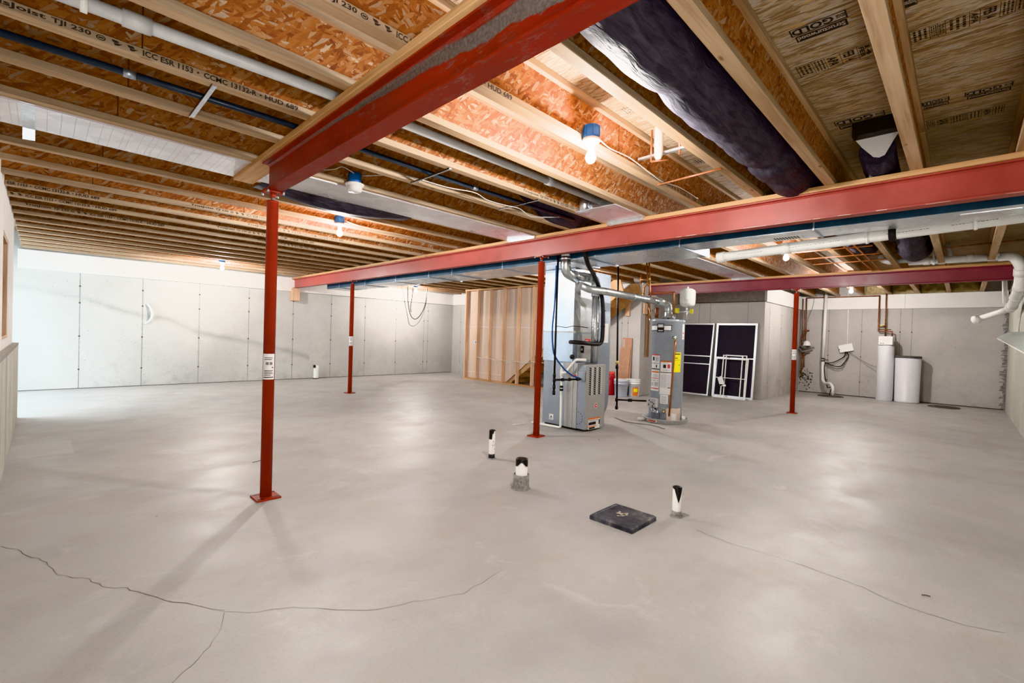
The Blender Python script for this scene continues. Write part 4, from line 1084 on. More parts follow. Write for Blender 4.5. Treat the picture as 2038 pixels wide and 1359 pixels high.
part('burner_tubes', 'galv', t, bur)
def door(b):
    curved(b, AV + math.asin(-.78), AV + math.asin(.08), .03, .145, .012, 0, 8); curved(b, AV + math.asin(-.30), AV + math.asin(-.28), .03, .145, .0135, 1, 1)
    curved(b, AV + math.asin(-.78), AV + math.asin(.08), .02, .034, .012, 1, 8)
part('burner_door', ['heater_d', 'black'], t, door)
part('drain_valve', 'brass', t, lambda b: lathe(b, fp(-.08, .175, -.005), [(0, 0), (.022, 0), (.022, .02), (.012, .045), (0, .046)], 14, 0, fp(-.08, 1, 1) - fp(-.08, 1, 0)))
part('paper_tag', ['beige', 'paper'], t, lambda b: [curved(b, AV + math.asin(.06), AV + math.asin(.86), .025, .225, .003, 0, 8), curved(b, AV + math.asin(.36), AV + math.asin(.62), .03, .15, .006, 1, 3)], 'tan cardboard sheet at the foot')
# plumbing above the heater
t = thing('heater_piping', 'copper pipes with valves rising from the water heater top to the joists', 'pipe', (6.45, 3.3, 1.9))
part('hot_pipe', 'copper', t, lambda b: tube(b, [(6.46, 3.41, 1.50), (6.46, 3.42, 1.62), (6.45, 3.43, 1.70)], .012, 12))
part('supply_pipe', 'copper', t, lambda b: tube(b, [(6.45, 3.41, 1.78), (6.45, 3.43, 2.0), (6.45, 3.46, 2.38)], .013, 12))
part('supply_pipe', 'copper', t, lambda b: tube(b, [(6.45, 3.53, 1.80), (6.45, 3.53, 2.0), (6.45, 3.47, 2.05), (6.45, 3.50, 2.38)], .012, 12))
part('cold_pipe', 'copper', t, lambda b: tube(b, [(6.45, 3.42, 1.905), (6.45, 3.04, 1.905), (6.45, 3.03, 1.53)], .013, 12, 0, .02))
part('dielectric_nipple', 'galv', t, lambda b: [cyl(b, (6.45, 3.03, 1.49), (6.45, 3.03, 1.58), .02, 14), cyl(b, (6.46, 3.41, 1.48), (6.46, 3.41, 1.52), .018, 14)])
part('flex_connector', 'copper_d', t, lambda b: cyl(b, (6.43, 3.30, 1.53), (6.43, 3.29, 1.68), .028, 14))
for p in ((6.45, 3.445, 2.1), (6.45, 3.47, 2.04), (6.45, 3.53, 1.86)): part('valve', 'brass', t, lambda b: cyl(b, p, (p[0], p[1], p[2] + .045), .02, 12))
part('hammer_arrestor', 'copper', t, lambda b: [tube(b, [(6.45, 3.45, 2.12), (6.45, 3.58, 2.12)], .01, 10), cyl(b, (6.45, 3.58, 2.06), (6.45, 3.58, 2.2), .014, 12)])
part('tank_branch', 'galv', t, lambda b: [tube(b, [(6.45, 3.03, 1.625), (6.45, 2.80, 1.615)], .012, 12), cyl(b, (6.47, 2.855, 1.5), (6.47, 2.855, 1.66), .008, 10), cyl(b, (6.47, 2.86, 1.615), (6.47, 2.86, 1.70), .018, 12)])
part('valve_tag', 'yellow_tag', t, lambda b: [obox(b, (6.44, 2.985, 1.635), (.004, 0, 0), (0, .03, 0), (0, 0, .035)), obox(b, (6.44, 2.775, 1.62), (.004, 0, 0), (0, .022, 0), (0, 0, .032))], 'yellow paper tag')
t = thing('expansion_tank', 'small pale grey expansion tank above the right side of the water heater', 'tank', (6.48, 2.855, 1.68))
part('shell', 'exp', t, lambda b: lathe(b, (6.48, 2.855, 1.685), [(0, 0), (.05, .002), (.095, .025), (.105, .06), (.106, .10), (.108, .105), (.106, .11), (.106, .215), (.098, .24), (.06, .262), (.02, .27), (0, .27)], 32))
part('air_valve', 'white_pl', t, lambda b: lathe(b, (6.48, 2.855, 1.955), [(.012, -.005), (.012, .02), (0, .026)], 12))
t = thing('gas_pipe', 'black iron gas pipe dropping from the duct to the water heater valve', 'pipe', (6.0, 3.68, 1.2))
part('drop_pipe', 'black_pipe', t, lambda b: tube(b, [(6.0, 3.72, 2.39), (6.0, 3.66, .16)], .0135, 12))
part('branch_pipe', 'black_pipe', t, lambda b: tube(b, [(6.0, 3.664, .295), (6.27, 3.33, .295)], .0125, 12))
for z in (.85, .78, .295, .18): part('fitting', 'black_pipe' if z != .85 else 'brass', t, lambda b: lathe(b, (6.0, 3.66 + z * .027, z - .03), [(.0135, 0), (.023, .005), (.023, .05), (.0135, .055)], 10))
part('fitting', 'black_pipe', t, lambda b: lathe(b, (6.10, 3.54, .295), [(.0125, 0), (.024, .006), (.024, .06), (.0125, .066)], 8, 0, (.27, -.334, 0)))
cable('thin dark cord lying on the floor beside the drain pan', [(6.1, 3.75, .006), (5.95, 3.5, .006), (5.93, 3.35, .006), (6.0, 3.1, .006), (5.9, 2.85, .006)], .006, 'grey_cable', None, 'cord')

# ------------------------------------------------------------------ buckets, extinguisher, boards behind the heater
t = thing('red_canister', 'red bottle shaped canister on the floor behind the furnace', 'canister', (8.55, 5.37, 0))
part('bottle', 'redpl', t, lambda b: lathe(b, (8.55, 5.37, 0), [(0, 0), (.075, 0), (.08, .01), (.08, .30), (.074, .32), (.074, .335), (.08, .345), (.08, .40), (.066, .43), (.066, .45), (0, .45)], 28))
part('cap', 'redlab', t, lambda b: lathe(b, (8.55, 5.37, .45), [(.072, 0), (.072, .035), (.05, .045), (0, .045)], 24))
def bucket(x, y, mat, label, hz=.36):
    t = thing('bucket', label, 'bucket', (x, y, 0), 'buckets')
    part('pail', mat, t, lambda b: lathe(b, (x, y, 0), [(0, 0), (.122, 0), (.126, .01), (.142, hz - .10), (.15, hz - .098), (.15, hz - .085), (.142, hz - .083), (.143, hz - .055), (.152, hz - .053), (.152, hz - .04), (.144, hz - .038), (.145, hz - .005), (.0, hz - .006)], 32))
    part('lid', 'bucket_w', t, lambda b: lathe(b, (x, y, hz - .012), [(.146, -.012), (.152, -.01), (.152, .012), (.14, .015), (.135, .006), (0, .006)], 32))
    part('handle', 'alu', t, lambda b: tube(b, [(x + .15 * math.cos(PI * k / 12 - 1.0), y + .15 * math.sin(PI * k / 12 - 1.0) - .0, hz - .07 - .13 * math.sin(PI * k / 12)) for k in range(-12, 1)][:0] or [(x - .155 * math.cos(q) * .72 - .155 * .7 * math.sin(q), y + .155 * math.cos(q) * .7 - .155 * .72 * math.sin(q), hz - .07 - .10 * math.sin(q)) for q in [PI * k / 14 for k in range(15)]], .003, 6))
    return t
bucket(8.50, 5.10, 'bucket_g', 'grey lidded bucket between the red bottle and the white bucket')
t = bucket(8.79, 4.985, 'bucket_w', 'white lidded bucket with an orange label behind the water heater')
def bl(b):
    a = math.atan2(-4.985, -8.79)
    for u0, u1, z0, z1, mi, rr in ((-1.2, -.62, .02, .23, 1, .139), (-.05, .85, .02, .20, 0, .1395), (.1, .7, .10, .17, 2, .1405)):
        for i in range(6):
            p, q = a + u0 + (u1 - u0) * i / 6, a + u0 + (u1 - u0) * (i + 1) / 6
            poly(b, [(8.79 + math.cos(w) * (rr + z * .03), 4.985 + math.sin(w) * (rr + z * .03), z) for w, z in ((p, z0), (q, z0), (q, z1), (p, z1))], mi)
part('paper_label', ['orange', 'heater_d', 'yellow'], t, bl, 'orange and dark blue label')
t = thing('cardboard_sheet', 'brown flat board leaning on the concrete wall behind the buckets', 'board', (8.87, 5.25, 0))
part('front_board', 'cardboard', t, lambda b: obox(b, (8.865, 5.27, .505), (.006, 0, 0), (0, .125, 0), (.03, -.012, .503)))
part('back_board', 'cardboard', t, lambda b: obox(b, (8.895, 5.235, .615), (.006, 0, 0), (0, .118, 0), (.03, -.0, .613)))
part('white_strip', 'paper', t, lambda b: [rect(b, (8.905, 5.33 - .03 * k, 1.0), (0, -1, 0), (.03, 0, .613), 0, .006, 0, .33) for k in range(2)])
bm = B(); box(bm, 9.16, 9.27, 4.905, 4.945, .83, 2.07, 0, .003)
tag(obj('wood_plank', bm, 'lumber_old', None, (9.21, 4.92, .83)), 'dark old wooden plank fixed on the concrete wall left of the water heater', 'plank')
bm = B(); box(bm, 8.90, 8.945, 5.20, 5.30, 1.70, 2.0, 0, .003); tag(obj('wood_block', bm, 'lumber_z', None, (8.92, 5.25, 1.85)), 'short pale wooden block on the wall under the stair stringer', 'block')
bm = B(); box(bm, 9.02, 9.15, 4.905, 4.945, 1.75, 1.98, 0, .003); tag(obj('wood_block', bm, 'lumber_z', None, (9.08, 4.92, 1.85)), 'short pale wooden block on the wall beside the dark plank', 'block')

# ------------------------------------------------------------------ stud wall and stairs
t = thing('stud_wall', 'open wooden stud wall with bare drywall behind, under the stairs', 'wall frame', (8.05, 8.2, 0))
SY = [9.63, 9.16, 8.69, 8.18, 7.69, 7.20, 6.75]
for y in SY: part('stud', 'lumber_z', t, lambda b: box(b, 8.0, 8.09, y - .019, y + .019, .038, 2.355, 0, .002))
part('sole_plate', 'lumber_y', t, lambda b: box(b, 8.0, 8.09, 6.6, 9.67, 0, .038))
part('top_plate', 'lumber_y', t, lambda b: box(b, 8.0, 8.09, 6.6, 9.67, 2.356, 2.394))
def dry(b):
    prism(b, [(8.0925, 9.66, .04), (8.0925, 8.10, .04), (8.0925, 7.12, .78), (8.0925, 6.6, 1.2), (8.0925, 6.6, 2.35), (8.0925, 9.66, 2.35)], (.0125, 0, 0), 0)
    rect(b, (8.092, 0, 0), (0, 1, 0), (0, 0, 1), 6.6, 9.62, 1.40, 1.408, 1)
    rect(b, (8.092, 0, 0), (0, 1, 0), (0, 0, 1), 8.25, 9.62, .20, .208, 1)
part('drywall', ['drywall', 'paper'], t, dry)
part('sticker', ['paper', 'blue_box'], t, lambda b: [lathe(b, (8.0915, 9.30, .99), [(.045, 0), (0, .0006)], 20, 0, (-1, 0, 0), False), rect(b, (8.0905, 9.30, .99), (0, -1, 0), (0, 0, 1), -.02, .02, -.025, .025, 1)], 'round white sticker with blue mark')
t = thing('staircase', 'rough wooden stairs rising behind the stud wall', 'stairs', (8.5, 6.6, 0))
def stringer(x):
    return lambda b: prism(b, [(x, 8.32, .0), (x, 8.02, .0), (x, 4.9, 2.16), (x, 4.98, 2.39), (x, 5.14, 2.39)], (.038, 0, 0))
part('stringer', 'lumber_x', t, stringer(8.13)); part('stringer', 'lumber_x', t, stringer(8.84))
for i in range(11):
    y = 8.18 - i * .272; z = .19 * (i + 1)
    part('tread', 'lumber_y', t, lambda b: [box(b, 8.17, 8.84, y - .27, y, z - .028, z), box(b, 8.17, 8.84, y - .012, y, z - .19, z - .028)])
cable('thin white cable looped across the studs', [(8.02, 9.2, .62), (8.02, 8.9, .58), (7.995, 8.66, .60), (8.02, 8.4, .56), (7.995, 8.17, .58), (8.02, 7.9, .54), (7.995, 7.68, .58), (8.02, 7.4, .55), (7.99, 7.18, .60), (8.0, 6.8, .60)], .006, 'white_cable')

# ------------------------------------------------------------------ window screens
def screen(name, label, y0, y1, h, xb, xt, rails, mats, w=.035, mesh=True, group=None):
    """leaning framed panel: foot at xb, head at xt"""
    t = thing(name, label, 'screen', (xb, (y0 + y1) / 2, 0), group)
    n = math.hypot(h, xt - xb); uy = Vector(((xt - xb) / n, 0, h / n)); nx = Vector((-h / n, 0, (xt - xb) / n)) * 1
    o = Vector((xb, y1, .002)); ux = Vector((0, -1, 0)); W = y1 - y0
    def fr(b):
        bar(b, o + ux * w / 2, o + ux * w / 2 + uy * n, w, .018, 0, nx); bar(b, o + ux * (W - w / 2), o + ux * (W - w / 2) + uy * n, w, .018, 0, nx)
        bar(b, o + uy * w / 2 + ux * w, o + uy * w / 2 + ux * (W - w), w, .018, 0, nx); bar(b, o + uy * (n - w / 2) + ux * w, o + uy * (n - w / 2) + ux * (W - w), w, .018, 0, nx)
    part('frame', mats[0], t, fr)
    for k in rails: part('cross_rail', mats[0], t, lambda b: bar(b, o + uy * n * k + ux * w, o + uy * n * k + ux * (W - w), w * .6, .014, 0, nx))
    if mesh: part('screen_mesh', 'screen', t, lambda b: poly(b, [o + ux * w + uy * w, o + ux * (W - w) + uy * w, o + ux * (W - w) + uy * (n - w), o + ux * w + uy * (n - w)]))
    return t
screen('patio_screen', 'tall dark screen panel with silver frame, half hidden by the water heater', 4.02, 4.86, 1.61, 10.33, 10.60, (.54, .43), ['alu'], .03)
screen('patio_screen', 'tall dark screen panel with silver frame, beside the concrete corner', 3.13, 3.98, 1.615, 10.44, 10.615, (.53,), ['alu'], .042)
bm = B(); poly(bm, [(10.62, 4.86, .02), (10.62, 3.9, .02), (10.62, 3.9, 1.58), (10.62, 4.86, 1.58)])
t = screen('window_screen_frame', 'small empty white screen frame with one middle rail, leaning in front', 3.22, 3.88, .85, 10.25, 10.39, (.505,), ['alu_w'], .022, False, 'small white screen frames')
part('white_tag', 'paper', t, lambda b: [obox(b, (10.285, 3.73, .36), (.004, 0, .0), (0, .045, -.03), (.0, .03, .09)), obox(b, (10.285, 3.69, .27), (.004, 0, 0), (0, .065, 0), (0, 0, .02))], 'white paper tag')
screen('window_screen_frame', 'small empty white screen frame, higher and narrower, behind the one with a tag', 3.34, 3.75, .92, 10.30, 10.42, (), ['alu_w'], .020, False, 'small white screen frames')
screen('window_screen_frame', 'small empty white screen frame, rearmost against the dark screen', 3.27, 3.70, .925, 10.34, 10.45, (), ['alu_w'], .018, False, 'small white screen frames')
bm.free()

# ------------------------------------------------------------------ back corner plumbing
SX, SYY = 13.27, 1.255
t = thing('softener_tank', 'tall narrow white water softener tank with control head', 'water softener', (SX, SYY, 0))
part('tank', 'tank_w', t, lambda b: lathe(b, (SX, SYY, 0), [(0, 0), (.145, 0), (.15, .01), (.15, 1.20), (.14, 1.235), (.10, 1.25), (0, 1.25)], 36))
part('control_head', ['white_pl', 'ink', 'panel'], t, lambda b: [box(b, SX - .15, SX + .1, SYY - .125, SYY + .125, 1.25, 1.44, 0, .012), box(b, SX - .153, SX - .15, SYY - .07, SYY + .07, 1.35, 1.40, 2), box(b, SX - .153, SX - .15, SYY + .07, SYY + .09, 1.275, 1.29, 1), box(b, SX - .153, SX - .15, SYY + .03, SYY + .05, 1.275, 1.29, 1)])
BX, BY = 13.33, .875
t = thing('brine_tank', 'wide white brine tank with black rim next to the softener', 'tank', (BX, BY, 0))
part('tank', 'tank_w', t, lambda b: lathe(b, (BX, BY, 0), [(0, 0), (.205, 0), (.215, .012), (.217, .05), (.212, .055), (.225, .98), (.0, .98)], 40))
part('lid', 'lid', t, lambda b: lathe(b, (BX, BY, .98), [(.226, -.005), (.232, -.003), (.232, .03), (.22, .04), (0, .042)], 40), 'black lid')
t = thing('softener_piping', 'copper pipes coming down to the water softener head', 'pipe', (13.5, 1.3, 1.8))
def sp(b):
    r = .014
    tube(b, [(13.5, 1.43, 2.39), (13.5, 1.43, 1.555), (13.45, 1.19, 1.555), (13.40, 1.17, 1.555), (13.40, 1.17, 1.43)], r, 10, 0, .02)
    tube(b, [(13.5, 1.31, 2.5), (13.5, 1.30, 1.43)], r, 10)
    tube(b, [(13.5, 1.43, 1.68), (13.5, 1.31, 1.68)], r, 10); tube(b, [(13.5, 1.42, 1.60), (13.48, 1.20, 1.60)], .010, 8)
    tube(b, [(13.5, 2.87, 2.375), (13.5, 1.43, 2.375)], r, 10)
part('copper_run', 'copper_d', t, sp)
part('bypass_valve', 'brass', t, lambda b: [cyl(b, (13.5, 1.41, 1.68), (13.5, 1.34, 1.69), .022, 10), box(b, 13.46, 13.5, 1.33, 1.40, 1.695, 1.705)])
t = thing('water_meter_piping', 'corroded water supply pipes with meter on the back wall left of the drain', 'pipe', (13.5, 2.9, 1.3))
part('supply_pipe', 'copper_d', t, lambda b: [tube(b, [(13.5, 2.955, 2.36), (13.5, 2.945, 1.15)], .014, 10), tube(b, [(13.5, 2.875, 2.38), (13.5, 2.87, 1.15)], .013, 10), tube(b, [(13.5, 2.94, 1.06), (13.5, 2.94, .45), (13.59, 2.93, .40)], .016, 10), tube(b, [(13.5, 2.885, 1.06), (13.5, 2.885, .62)], .014, 10)])
part('meter_body', 'steel_end', t, lambda b: [lathe(b, (13.44, 2.87, 1.06), [(0, 0), (.05, .02), (.09, .08), (.10, .10), (.05, .13), (0, .13)], 20), tube(b, [(13.46, 2.99, 1.13), (13.46, 2.66, 1.13)], .02, 10), tube(b, [(13.45, 2.99, 1.10), (13.45, 2.92, 1.02), (13.45, 2.72, 1.08)], .028, 10)])
part('register_cap', ['white_pl', 'black'], t, lambda b: [lathe(b, (13.42, 2.82, 1.175), [(.09, 0), (.08, .03), (.06, .10), (.02, .125), (0, .126)], 20), lathe(b, (13.42, 2.82, 1.16), [(0, 0), (.085, 0), (.085, .015), (0, .015)], 20, 1)], 'white meter cap')
part('shutoff_valve', 'copper_d', t, lambda b: [cyl(b, (13.5, 2.87, 1.52), (13.5, 2.87, 1.58), .028, 10), cyl(b, (13.5, 2.87, 1.55), (13.44, 2.80, 1.55), .01, 8), cyl(b, (13.44, 2.80, 1.53), (13.44, 2.80, 1.57), .02, 10), cyl(b, (13.5, 2.91, 1.42), (13.5, 2.91, 1.47), .024, 10), cyl(b, (13.5, 2.89, .92), (13.5, 2.89, .97), .03, 10), cyl(b, (13.5, 2.94, 1.30), (13.5, 2.94, 1.36), .026, 10)])
bm = B()
for i in range(90):
    a = random.uniform(0, 2 * PI); q = random.random() ** .7 * .16
    lathe(bm, (13.5985, 2.86 + math.cos(a) * q, .44 + math.sin(a) * q * 1.1 - (random.random() ** 3) * .25), [(random.uniform(.006, .022), 0), (0, .001)], 6, 0, (-1, 0, 0), False)
struct('back_wall_stain', bm, ['seam_dark'])  # specks of a dark stain on the back wall
t = thing('sump_pipe', 'white plastic sump discharge pipe rising up the back wall', 'pipe', (13.45, 2.45, 1.2))
part('riser', 'pvc', t, lambda b: tube(b, [(13.48, 2.46, 2.62), (13.47, 2.475, .82)], .034, 16))
part('lower_pipe', 'pvc', t, lambda b: tube(b, [(13.47, 2.475, .80), (13.46, 2.46, .34), (13.40, 2.40, .27), (13.25, 2.27, .29), (13.16, 2.20, .22), (13.14, 2.19, .0)], .034, 16, 0, .09))
part('check_valve', 'black', t, lambda b: [lathe(b, (13.47, 2.475, z), [(.034, 0), (.042, .004), (.042, .02), (.034, .024)], 16) for z in (.80, .86)] + [box(b, 13.43, 13.46, 2.36, 2.45, .835, .85)], 'black clamp')
cable('thin pale vertical conduit dropping to the white control box', [(13.575, 2.03, 2.55), (13.572, 2.02, 1.8), (13.57, 2.01, 1.22)], .008, 'pvc', None, 'conduit')
t = thing('sump_cover', 'round dark sump pit cover under the white discharge pipe', 'cover', (13.03, 2.22, 0))
part('cover', 'lid', t, lambda b: lathe(b, (13.03, 2.22, 0), [(.26, .001), (.255, .012), (0, .014)], 32))
t = thing('alarm_box', 'white control box hanging tilted from a cable on the back wall', 'box', (13.52, 2.02, 1.15))
part('case', 'white_pl', t, lambda b: obox(b, (13.55, 2.03, 1.15), (.022, 0, 0), (0, .135, -.035), (0, .022, .085)))
part('cable_gland', 'black', t, lambda b: [cyl(b, (13.53, 2.02, 1.02), (13.53, 2.02, 1.06), .03, 12), cyl(b, (13.53, 2.16, 1.10), (13.53, 2.16, 1.115), .012, 8)])
cable('black looped cable from the white control box to the sump pipe', [(13.52, 2.03, 1.03), (13.52, 2.08, .92), (13.52, 2.25, .80), (13.50, 2.38, .77), (13.48, 2.45, .78)], .010, 'black')
cable('lower black looped cable under the white control box', [(13.52, 2.0, 1.04), (13.52, 1.97, .95), (13.52, 2.06, .78), (13.52, 2.13, .70), (13.52, 2.25, .70), (13.50, 2.40, .76), (13.46, 2.44, .72), (13.42, 2.42, .5), (13.4, 2.38, .30)], .010, 'black')
cable('grey cable under the loops near the sump pipe', [(13.52, 2.0, .98), (13.52, 2.07, .70), (13.52, 2.20, .645), (13.50, 2.38, .73)], .008, 'grey_cable')
cable('black cable curling from the sump pipe down to the pit cover', [(13.38, 2.36, .28), (13.33, 2.33, .18), (13.28, 2.24, .20), (13.2, 2.25, .12), (13.15, 2.26, .015)], .010, 'black')
cable('thin cable from the white control box to the softener tank', [(13.54, 1.97, 1.06), (13.55, 1.8, .93), (13.5, 1.6, .80), (13.4, 1.42, .74)], .006, 'grey_cable')
cable('thin grey cable hanging beside the supply pipes on the back wall', [(13.54, 2.72, 2.36), (13.54, 2.76, 2.1), (13.54, 2.84, 1.85), (13.54, 2.87, 1.6)], .005, 'grey_cable')
bm = B(); lathe(bm, (12.98, .265, 0), [(.25, .001), (.25, .012), (.24, .016), (0, .016)], 36)
tag(obj('manhole_cover', bm, 'lid', None, (12.98, .265, 0)), 'flat round dark cover on the floor by the brine tank', 'cover')
# insulation in the rim joist bays
for i in range(4):
    yc = Y0 + SP * (i - 1) + SP / 2
    bm = B(); bmesh.ops.create_grid(bm, x_segments=12, y_segments=8, size=.5)
    for q in bm.verts:
        a, c = q.co.x, q.co.y
        edge = (1 - (2 * a) ** 6) * (1 - (2 * c) ** 6)
        q.co = Vector((13.55 - .10 * edge * (1 + .5 * math.sin(a * 13 + i * 2) * math.cos(c * 9 + i) + random.uniform(-.2, .2)), yc + a * (SP - .05), 2.55 + c * .28))
    for f_ in bm.faces: f_.smooth = True
    tag(obj('insulation_batt', bm, 'insul', None, (13.5, yc, 2.55)), 'yellow fibre insulation above the back wall, ' + ORD[i] + ' bay from the right wall', 'insulation', 'insulation in the rim bays')
# white drain pipes at the right
t = thing('waste_pipe', 'thick white drain pipe with elbow crossing in front of the maroon beam', 'pipe', (8.85, .2, 2.45))
part('elbow', 'pvc', t, lambda b: tube(b, [(8.85, .93, 2.60), (8.85, .94, 2.52), (8.85, .84, 2.475), (8.85, .74, 2.47)], .042, 18, 0, .08))
part('branch_pipe', 'pvc_g', t, lambda b: tube(b, [(8.85, .88, 2.485), (8.85, .50, 2.475)], .038, 18))
part('main_pipe', 'pvc', t, lambda b: tube(b, [(8.85, .62, 2.455), (8.85, -.36, 2.44)], .052, 22))
for yy in (.46, .30, .02, -.22): part('coupling', 'pvc', t, lambda b: lathe(b, (8.85, yy, 2.453), [(.052, 0), (.061, .002), (.061, .07), (.052, .072)], 24, 0, (0, -1, -.015)))
part('tee_branch', 'pvc_g', t, lambda b: tube(b, [(8.85, .17, 2.47), (8.88, .20, 2.58), (8.88, .22, 2.68)], .032, 16, 0, .05))
part('hanger_strap', 'pvc', t, lambda b: box(b, 8.78, 8.80, .335, .36, 2.38, 2.62))
part('down_pipe', 'pvc', t, lambda b: tube(b, [(8.85, -.28, 2.44), (8.85, -.43, 2.44), (8.88, -.49, 2.30), (9.03, -.50, 2.05), (9.9, -.50, 1.93), (10.75, -.50, 1.865)], .060, 24, 0, .12))
for p, d in (((8.89, -.493, 2.27), (.15, 0, -.25)), ((9.03, -.50, 2.07), (.3, 0, -.1)), ((9.6, -.50, 1.972), (.87, 0, -.12)), ((10.4, -.50, 1.89), (.85, 0, -.065))):
    part('coupling', 'pvc', t, lambda b: lathe(b, p, [(.060, 0), (.070, .002), (.070, .09), (.060, .092)], 24, 0, d))
part('cleanout_branch', 'pvc', t, lambda b: tube(b, [(10.65, -.49, 1.87), (10.9, -.38, 1.82), (11.15, -.13, 1.715)], .045, 20))
part('cleanout_cap', ['pvc', 'heater_d'], t, lambda b: [lathe(b, (11.12, -.155, 1.725), [(.045, 0), (.066, .005), (.07, .05), (.066, .07), (0, .075)], 24, 0, (-.35, .55, -.2))])
part('vent_riser', 'pvc', t, lambda b: tube(b, [(10.7, -.42, 2.36), (10.7, -.44, 1.95)], .03, 16))
bm = B(); tube(bm, [(8.35, .95, 2.52), (8.35, -.6, 2.56)], .009, 8)
tag(obj('copper_pipe', bm, 'copper_d', None, (8.35, .2, 2.54)), 'thin copper pipe above the thick white drain pipe near the maroon beam', 'pipe')
# copper lines around the far bulb
t = thing('copper_lines', 'pair of copper water lines under the joists between the two right bulbs', 'pipe', (7.5, 1.3, 2.38))
part('long_line', 'copper', t, lambda b: [tube(b, [(6.4, 1.06, 2.385), (9.05, 1.06, 2.385)], .010, 10)])
part('long_line', 'copper', t, lambda b: [tube(b, [(6.4, .96, 2.385), (9.05, .96, 2.385)], .010, 10)])
for xx in (6.75, 7.35, 7.9): part('cross_line', 'copper', t, lambda b: tube(b, [(xx, 1.62, 2.375), (xx, .80, 2.375)], .009, 10))
# flexible duct in the bay before the maroon beam
t = thing('flex_duct', 'crumpled black flexible duct between joists above the thick white drain pipe', 'duct', (7.5, .5, 2.5))
part('jacket', 'flex', t, lambda b: tube(b, spline([(6.7, .5, 2.57), (7.2, .5, 2.52), (7.8, .52, 2.49), (8.3, .5, 2.53), (8.45, .5, 2.62), (8.48, .5, 2.68)], 16), .15, 28, 0, rf=lambda f: 1 + .05 * math.sin(f * 40)))
t = thing('flex_duct', 'black flexible duct in the next bay left of the crumpled one', 'duct', (7.2, 1.0, 2.5))
part('jacket', 'flex', t, lambda b: tube(b, spline([(6.0, 1.0, 2.57), (6.6, 1.0, 2.53), (7.3, 1.0, 2.53), (7.9, .99, 2.56)], 12), .13, 28, 0, rf=lambda f: 1 + .04 * math.sin(f * 30)))
# stacked clear plastic panels on the right wall
t = thing('plastic_sheet', 'clear greenish plastic sheet hung slanting on the right wall', 'sheet', (9.0, -.5, 1.4))
def pp(b):
    A, Bq, C, D = Vector((11.5, -.40, 1.404)), Vector((11.9, -.55, 1.518)), Vector((5.5, -.58, 1.36)), Vector((5.0, -.40, 1.12))
    prism(b, [A, Bq, C, D], (0, 0, .012))
    for k in (.2, .45, .7): bar(b, A.lerp(Bq, k), D.lerp(C, k), .006, .006, 0)
part('sheet', 'clear', t, pp)
part('edge_trim', 'alu_w', t, lambda b: [bar(b, (11.5, -.40, 1.41), (5.0, -.40, 1.126), .014, .014), bar(b, (11.5, -.40, 1.41), (11.9, -.55, 1.524), .014, .014)])

# ------------------------------------------------------------------ floor stubs and hatch
def stub(x, y, r, h, label, collar, tape, dirt=True):
    t = thing('floor_pipe', label, 'pipe', (x, y, 0), 'capped floor pipes')
    part('pipe', ['pvc', 'mortar'], t, lambda b: lathe(b, (x, y, 0), [(r, 0), (r, h), (r - .004, h), (0, h - .001)], 28))
    def tp(b):
        n = 40; a0 = math.atan2(-y, -x)
        rr = r + .0015
        lathe(b, (x, y, h), [(rr, -.004), (rr, .002), (r * .7, .006), (0, .004)], 28)
        for i in range(n):
            p, q = 2 * PI * i / n, 2 * PI * (i + 1) / n
            f = lambda a: tape((a - a0 + PI) % (2 * PI) - PI)
            poly(b, [(x + math.cos(p) * rr, y + math.sin(p) * rr, h), (x + math.cos(p) * (rr + .001), y + math.sin(p) * (rr + .001), h - f(p)), (x + math.cos(q) * (rr + .001), y + math.sin(q) * (rr + .001), h - f(q)), (x + math.cos(q) * rr, y + math.sin(q) * rr, h)])
    part('tape_cap', 'black_tape', t, tp, 'black tape cap')
    if collar: part('foot_collar', collar[2], t, lambda b: lathe(b, (x, y, 0), [(r + collar[0] + .004, 0), (r + collar[0], .012), (r + collar[0], collar[1]), (r + collar[0] - .005, collar[1]), (r + collar[0] - .006, collar[1] - .03), (r, collar[1] - .03)], 28))
    part('mortar_ring', 'mortar', t, lambda b: lathe(b, (x, y, 0), [(r + .014 + (collar[0] if collar else 0), .001), (r + .006 + (collar[0] if collar else 0), .007), (r, .009)], 20))
    return t
# angle argument grows counter clockwise seen from above; positive = right side as seen by the camera
t = stub(3.08, 3.25, .029, .275, 'thin white floor pipe with black tape, farthest from the camera beside the furnace', (.002, .045, 'black'), lambda a: .085 if a < .1 else (.03 if a < .5 else .006))
def specks(b, x, y, r, n, z0, z1):
    a0 = math.atan2(-y, -x)
    for i in range(n):
        a = a0 + random.uniform(-.2, 1.2); z = random.uniform(z0, z1); w = random.uniform(.02, .12); hh = random.uniform(.002, .012)
        poly(b, [(x + math.cos(q) * (r + .001), y + math.sin(q) * (r + .001), zz) for q, zz in ((a, z), (a + w, z), (a + w, z + hh), (a, z + hh))])
part('dirt_specks', 'ink', t, lambda b: specks(b, 3.08, 3.25, .029, 26, .07, .25))
stub(2.655, 2.455, .046, .235, 'thick white floor pipe standing in a grey mortared sleeve', (.017, .115, 'mortar'), lambda a: .055 - .035 * math.exp(-(a / .55) ** 2) if abs(a) < 1.6 else .02)
t = stub(3.055, 1.37, .029, .20, 'white floor pipe with torn black tape behind the black floor hatch', (.002, .04, 'mortar'), lambda a: (.004 if a < -.9 else .008 + max(0, .095 - .10 * abs(a - .35))) if a < 1.4 else .01)
t = thing('floor_hatch', 'square black plastic box cover set in the floor', 'hatch', (2.715, 1.58, 0))
